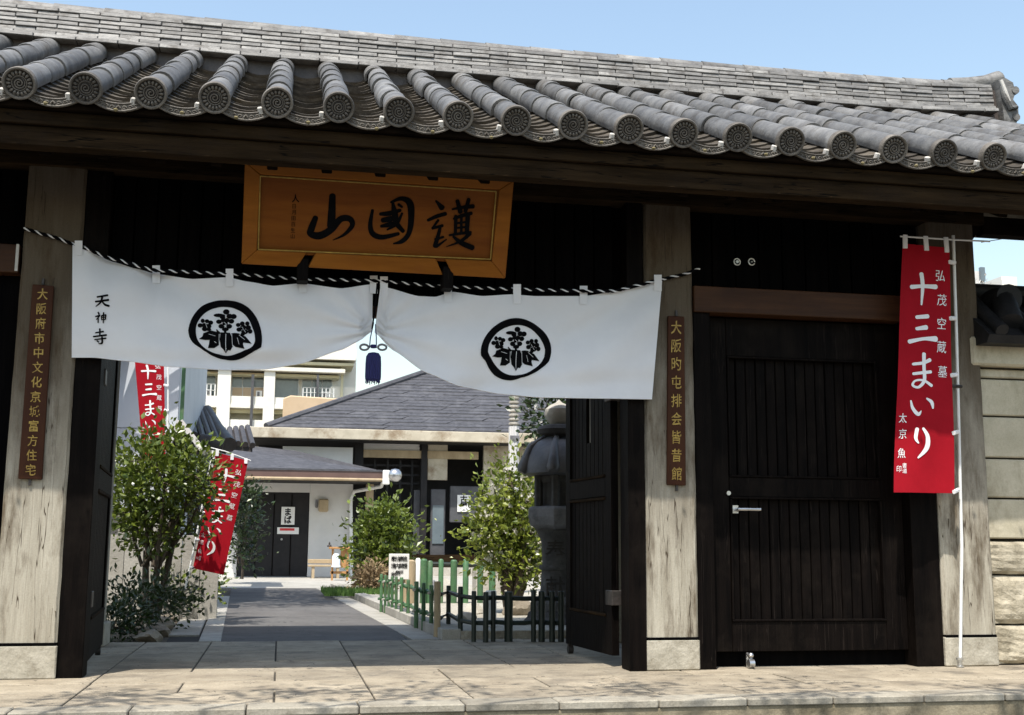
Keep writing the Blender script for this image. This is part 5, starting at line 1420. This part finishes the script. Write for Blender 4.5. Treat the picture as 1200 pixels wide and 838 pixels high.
def win(x0,y0,x1,y1,n,curt=0):
    f = AB('window','pvc',x0,y0,x1,y1,1.05,1.2)
    w_ = (x1-x0)/n
    for k in range(n):
        AB('pane','glass' if not curt else 'glass',x0+w_*k+.8,y0+.8,x0+w_*(k+1)-.8,(y0+y1)/2 if curt else y1-.8,1.0,1.05,f)
        if curt: AB('blind','curtain',x0+w_*k+.8,(y0+y1)/2+.6,x0+w_*(k+1)-.8,y1-.5,1.0,1.05,f)
win(214,437,251,462,3); win(271,438,309,464,3,1); win(354,442,390,464,3); win(322,440,350,466,1)
for x0,x1,yt,yb in ((213,252,450,464),(355,391,455,466)):
    for t in range(9): AB('railing_bar','pvc',x0+(x1-x0)*t/8-.35,yt,x0+(x1-x0)*t/8+.35,yb,-.1,-.04)
    AB('railing','pvc',x0,yt-.6,x1,yt+.3,-.12,-.03); AB('railing','pvc',x0,(yt+yb)/2-.3,x1,(yt+yb)/2+.4,-.12,-.03)
AB('soffit_slab','aptunder',120,498,402,500,.3,1.2)
for x0,y0,x1,y1 in ((239,455,247,463),(300,457,307,465),(378,458,386,466)):
    u_ = AB('outdoor_unit','pvc',x0,y0,x1,y1,.3,.7); AB('fan_grille','stone',x0+1.5,y0+1.5,x1-3,y1-1.5,.27,.3,u_)
for x0 in (228,295,371): AB('drain_pipe','greypanel',x0,440,x0+.8,500,-.42,-.36)
AB('drain_pipe','aptunder',400,430,401,500,.2,.3)
AB('planter','tan',246,436,310,438,-.1,1)
a, b = onY(332,463,58), onY(405,510,58)
tb = MB().prism([(a.x,58,b.z),(a.x,58,a.z-.15),(a.x+.35,58,a.z),(b.x-.1,58,a.z-.1),(b.x,58,b.z)], (0,5,0)).build('storage_block','tan',None,bevel=.05)
tag(tb, 'tan box shaped rooftop structure in front of the white apartment block', 'building')
# far buildings right
a = onY(1150,300,60)
fb1 = thing('far_house', (a.x,60,0), 'distant white house glimpsed between the gate and the wall coping', 'building')
p0, p1 = onY(1143,346,60), onY(1152,310,60)
p2 = onY(1140,305,62)
MB().box(onY(1120,300,60).x,onY(1152,300,60).x,60,70,0,onY(1150,318,60).z).build('wall','whitewall',fb1)
MB().box(onY(1146,300,60).x,onY(1151,300,60).x,59.8,60,onY(1150,330,60).z,onY(1150,314,60).z).build('window','glass',fb1)
MB().box(onY(1172,300,60).x,onY(1190,300,60).x,60,70,0,onY(1180,324,60).z).build('wall','aptwall',fb1)
tree('flowering_bush','pale pink flowering tree glimpsed above the wall coping','tree',tuple(onY(1140,640,30)),
     [lobe(1138,352,30,9),lobe(1148,348,30,8),lobe(1130,350,30,8)], 900, .12, 'petal', [(0,0)], 33, r0=.08)
# wide screen of buildings and trees far behind, seen only through gaps
for i,(x,y,w_,h_,mt,lab) in enumerate(((-22,62,14,9,'aptwall','long low cream block far behind the left house'),(22,52,13,4.2,'whitewall','low white building far behind the garden'))):
    o = thing('far_house',(x,y,0),lab,'building'); MB().box(x-w_/2,x+w_/2,y,y+8,0,h_).build('wall',mt,o,bevel=.05)
    MB().box(x-w_/2-.3,x+w_/2+.3,y-.3,y+8.3,h_,h_+.3).build('roof','slate',o,bevel=.05)
    for k in range(5): MB().box(x-w_/2+1+k*2.4,x-w_/2+2.2+k*2.4,y-.05,y,1.2,2.6).build('window','glass',o)
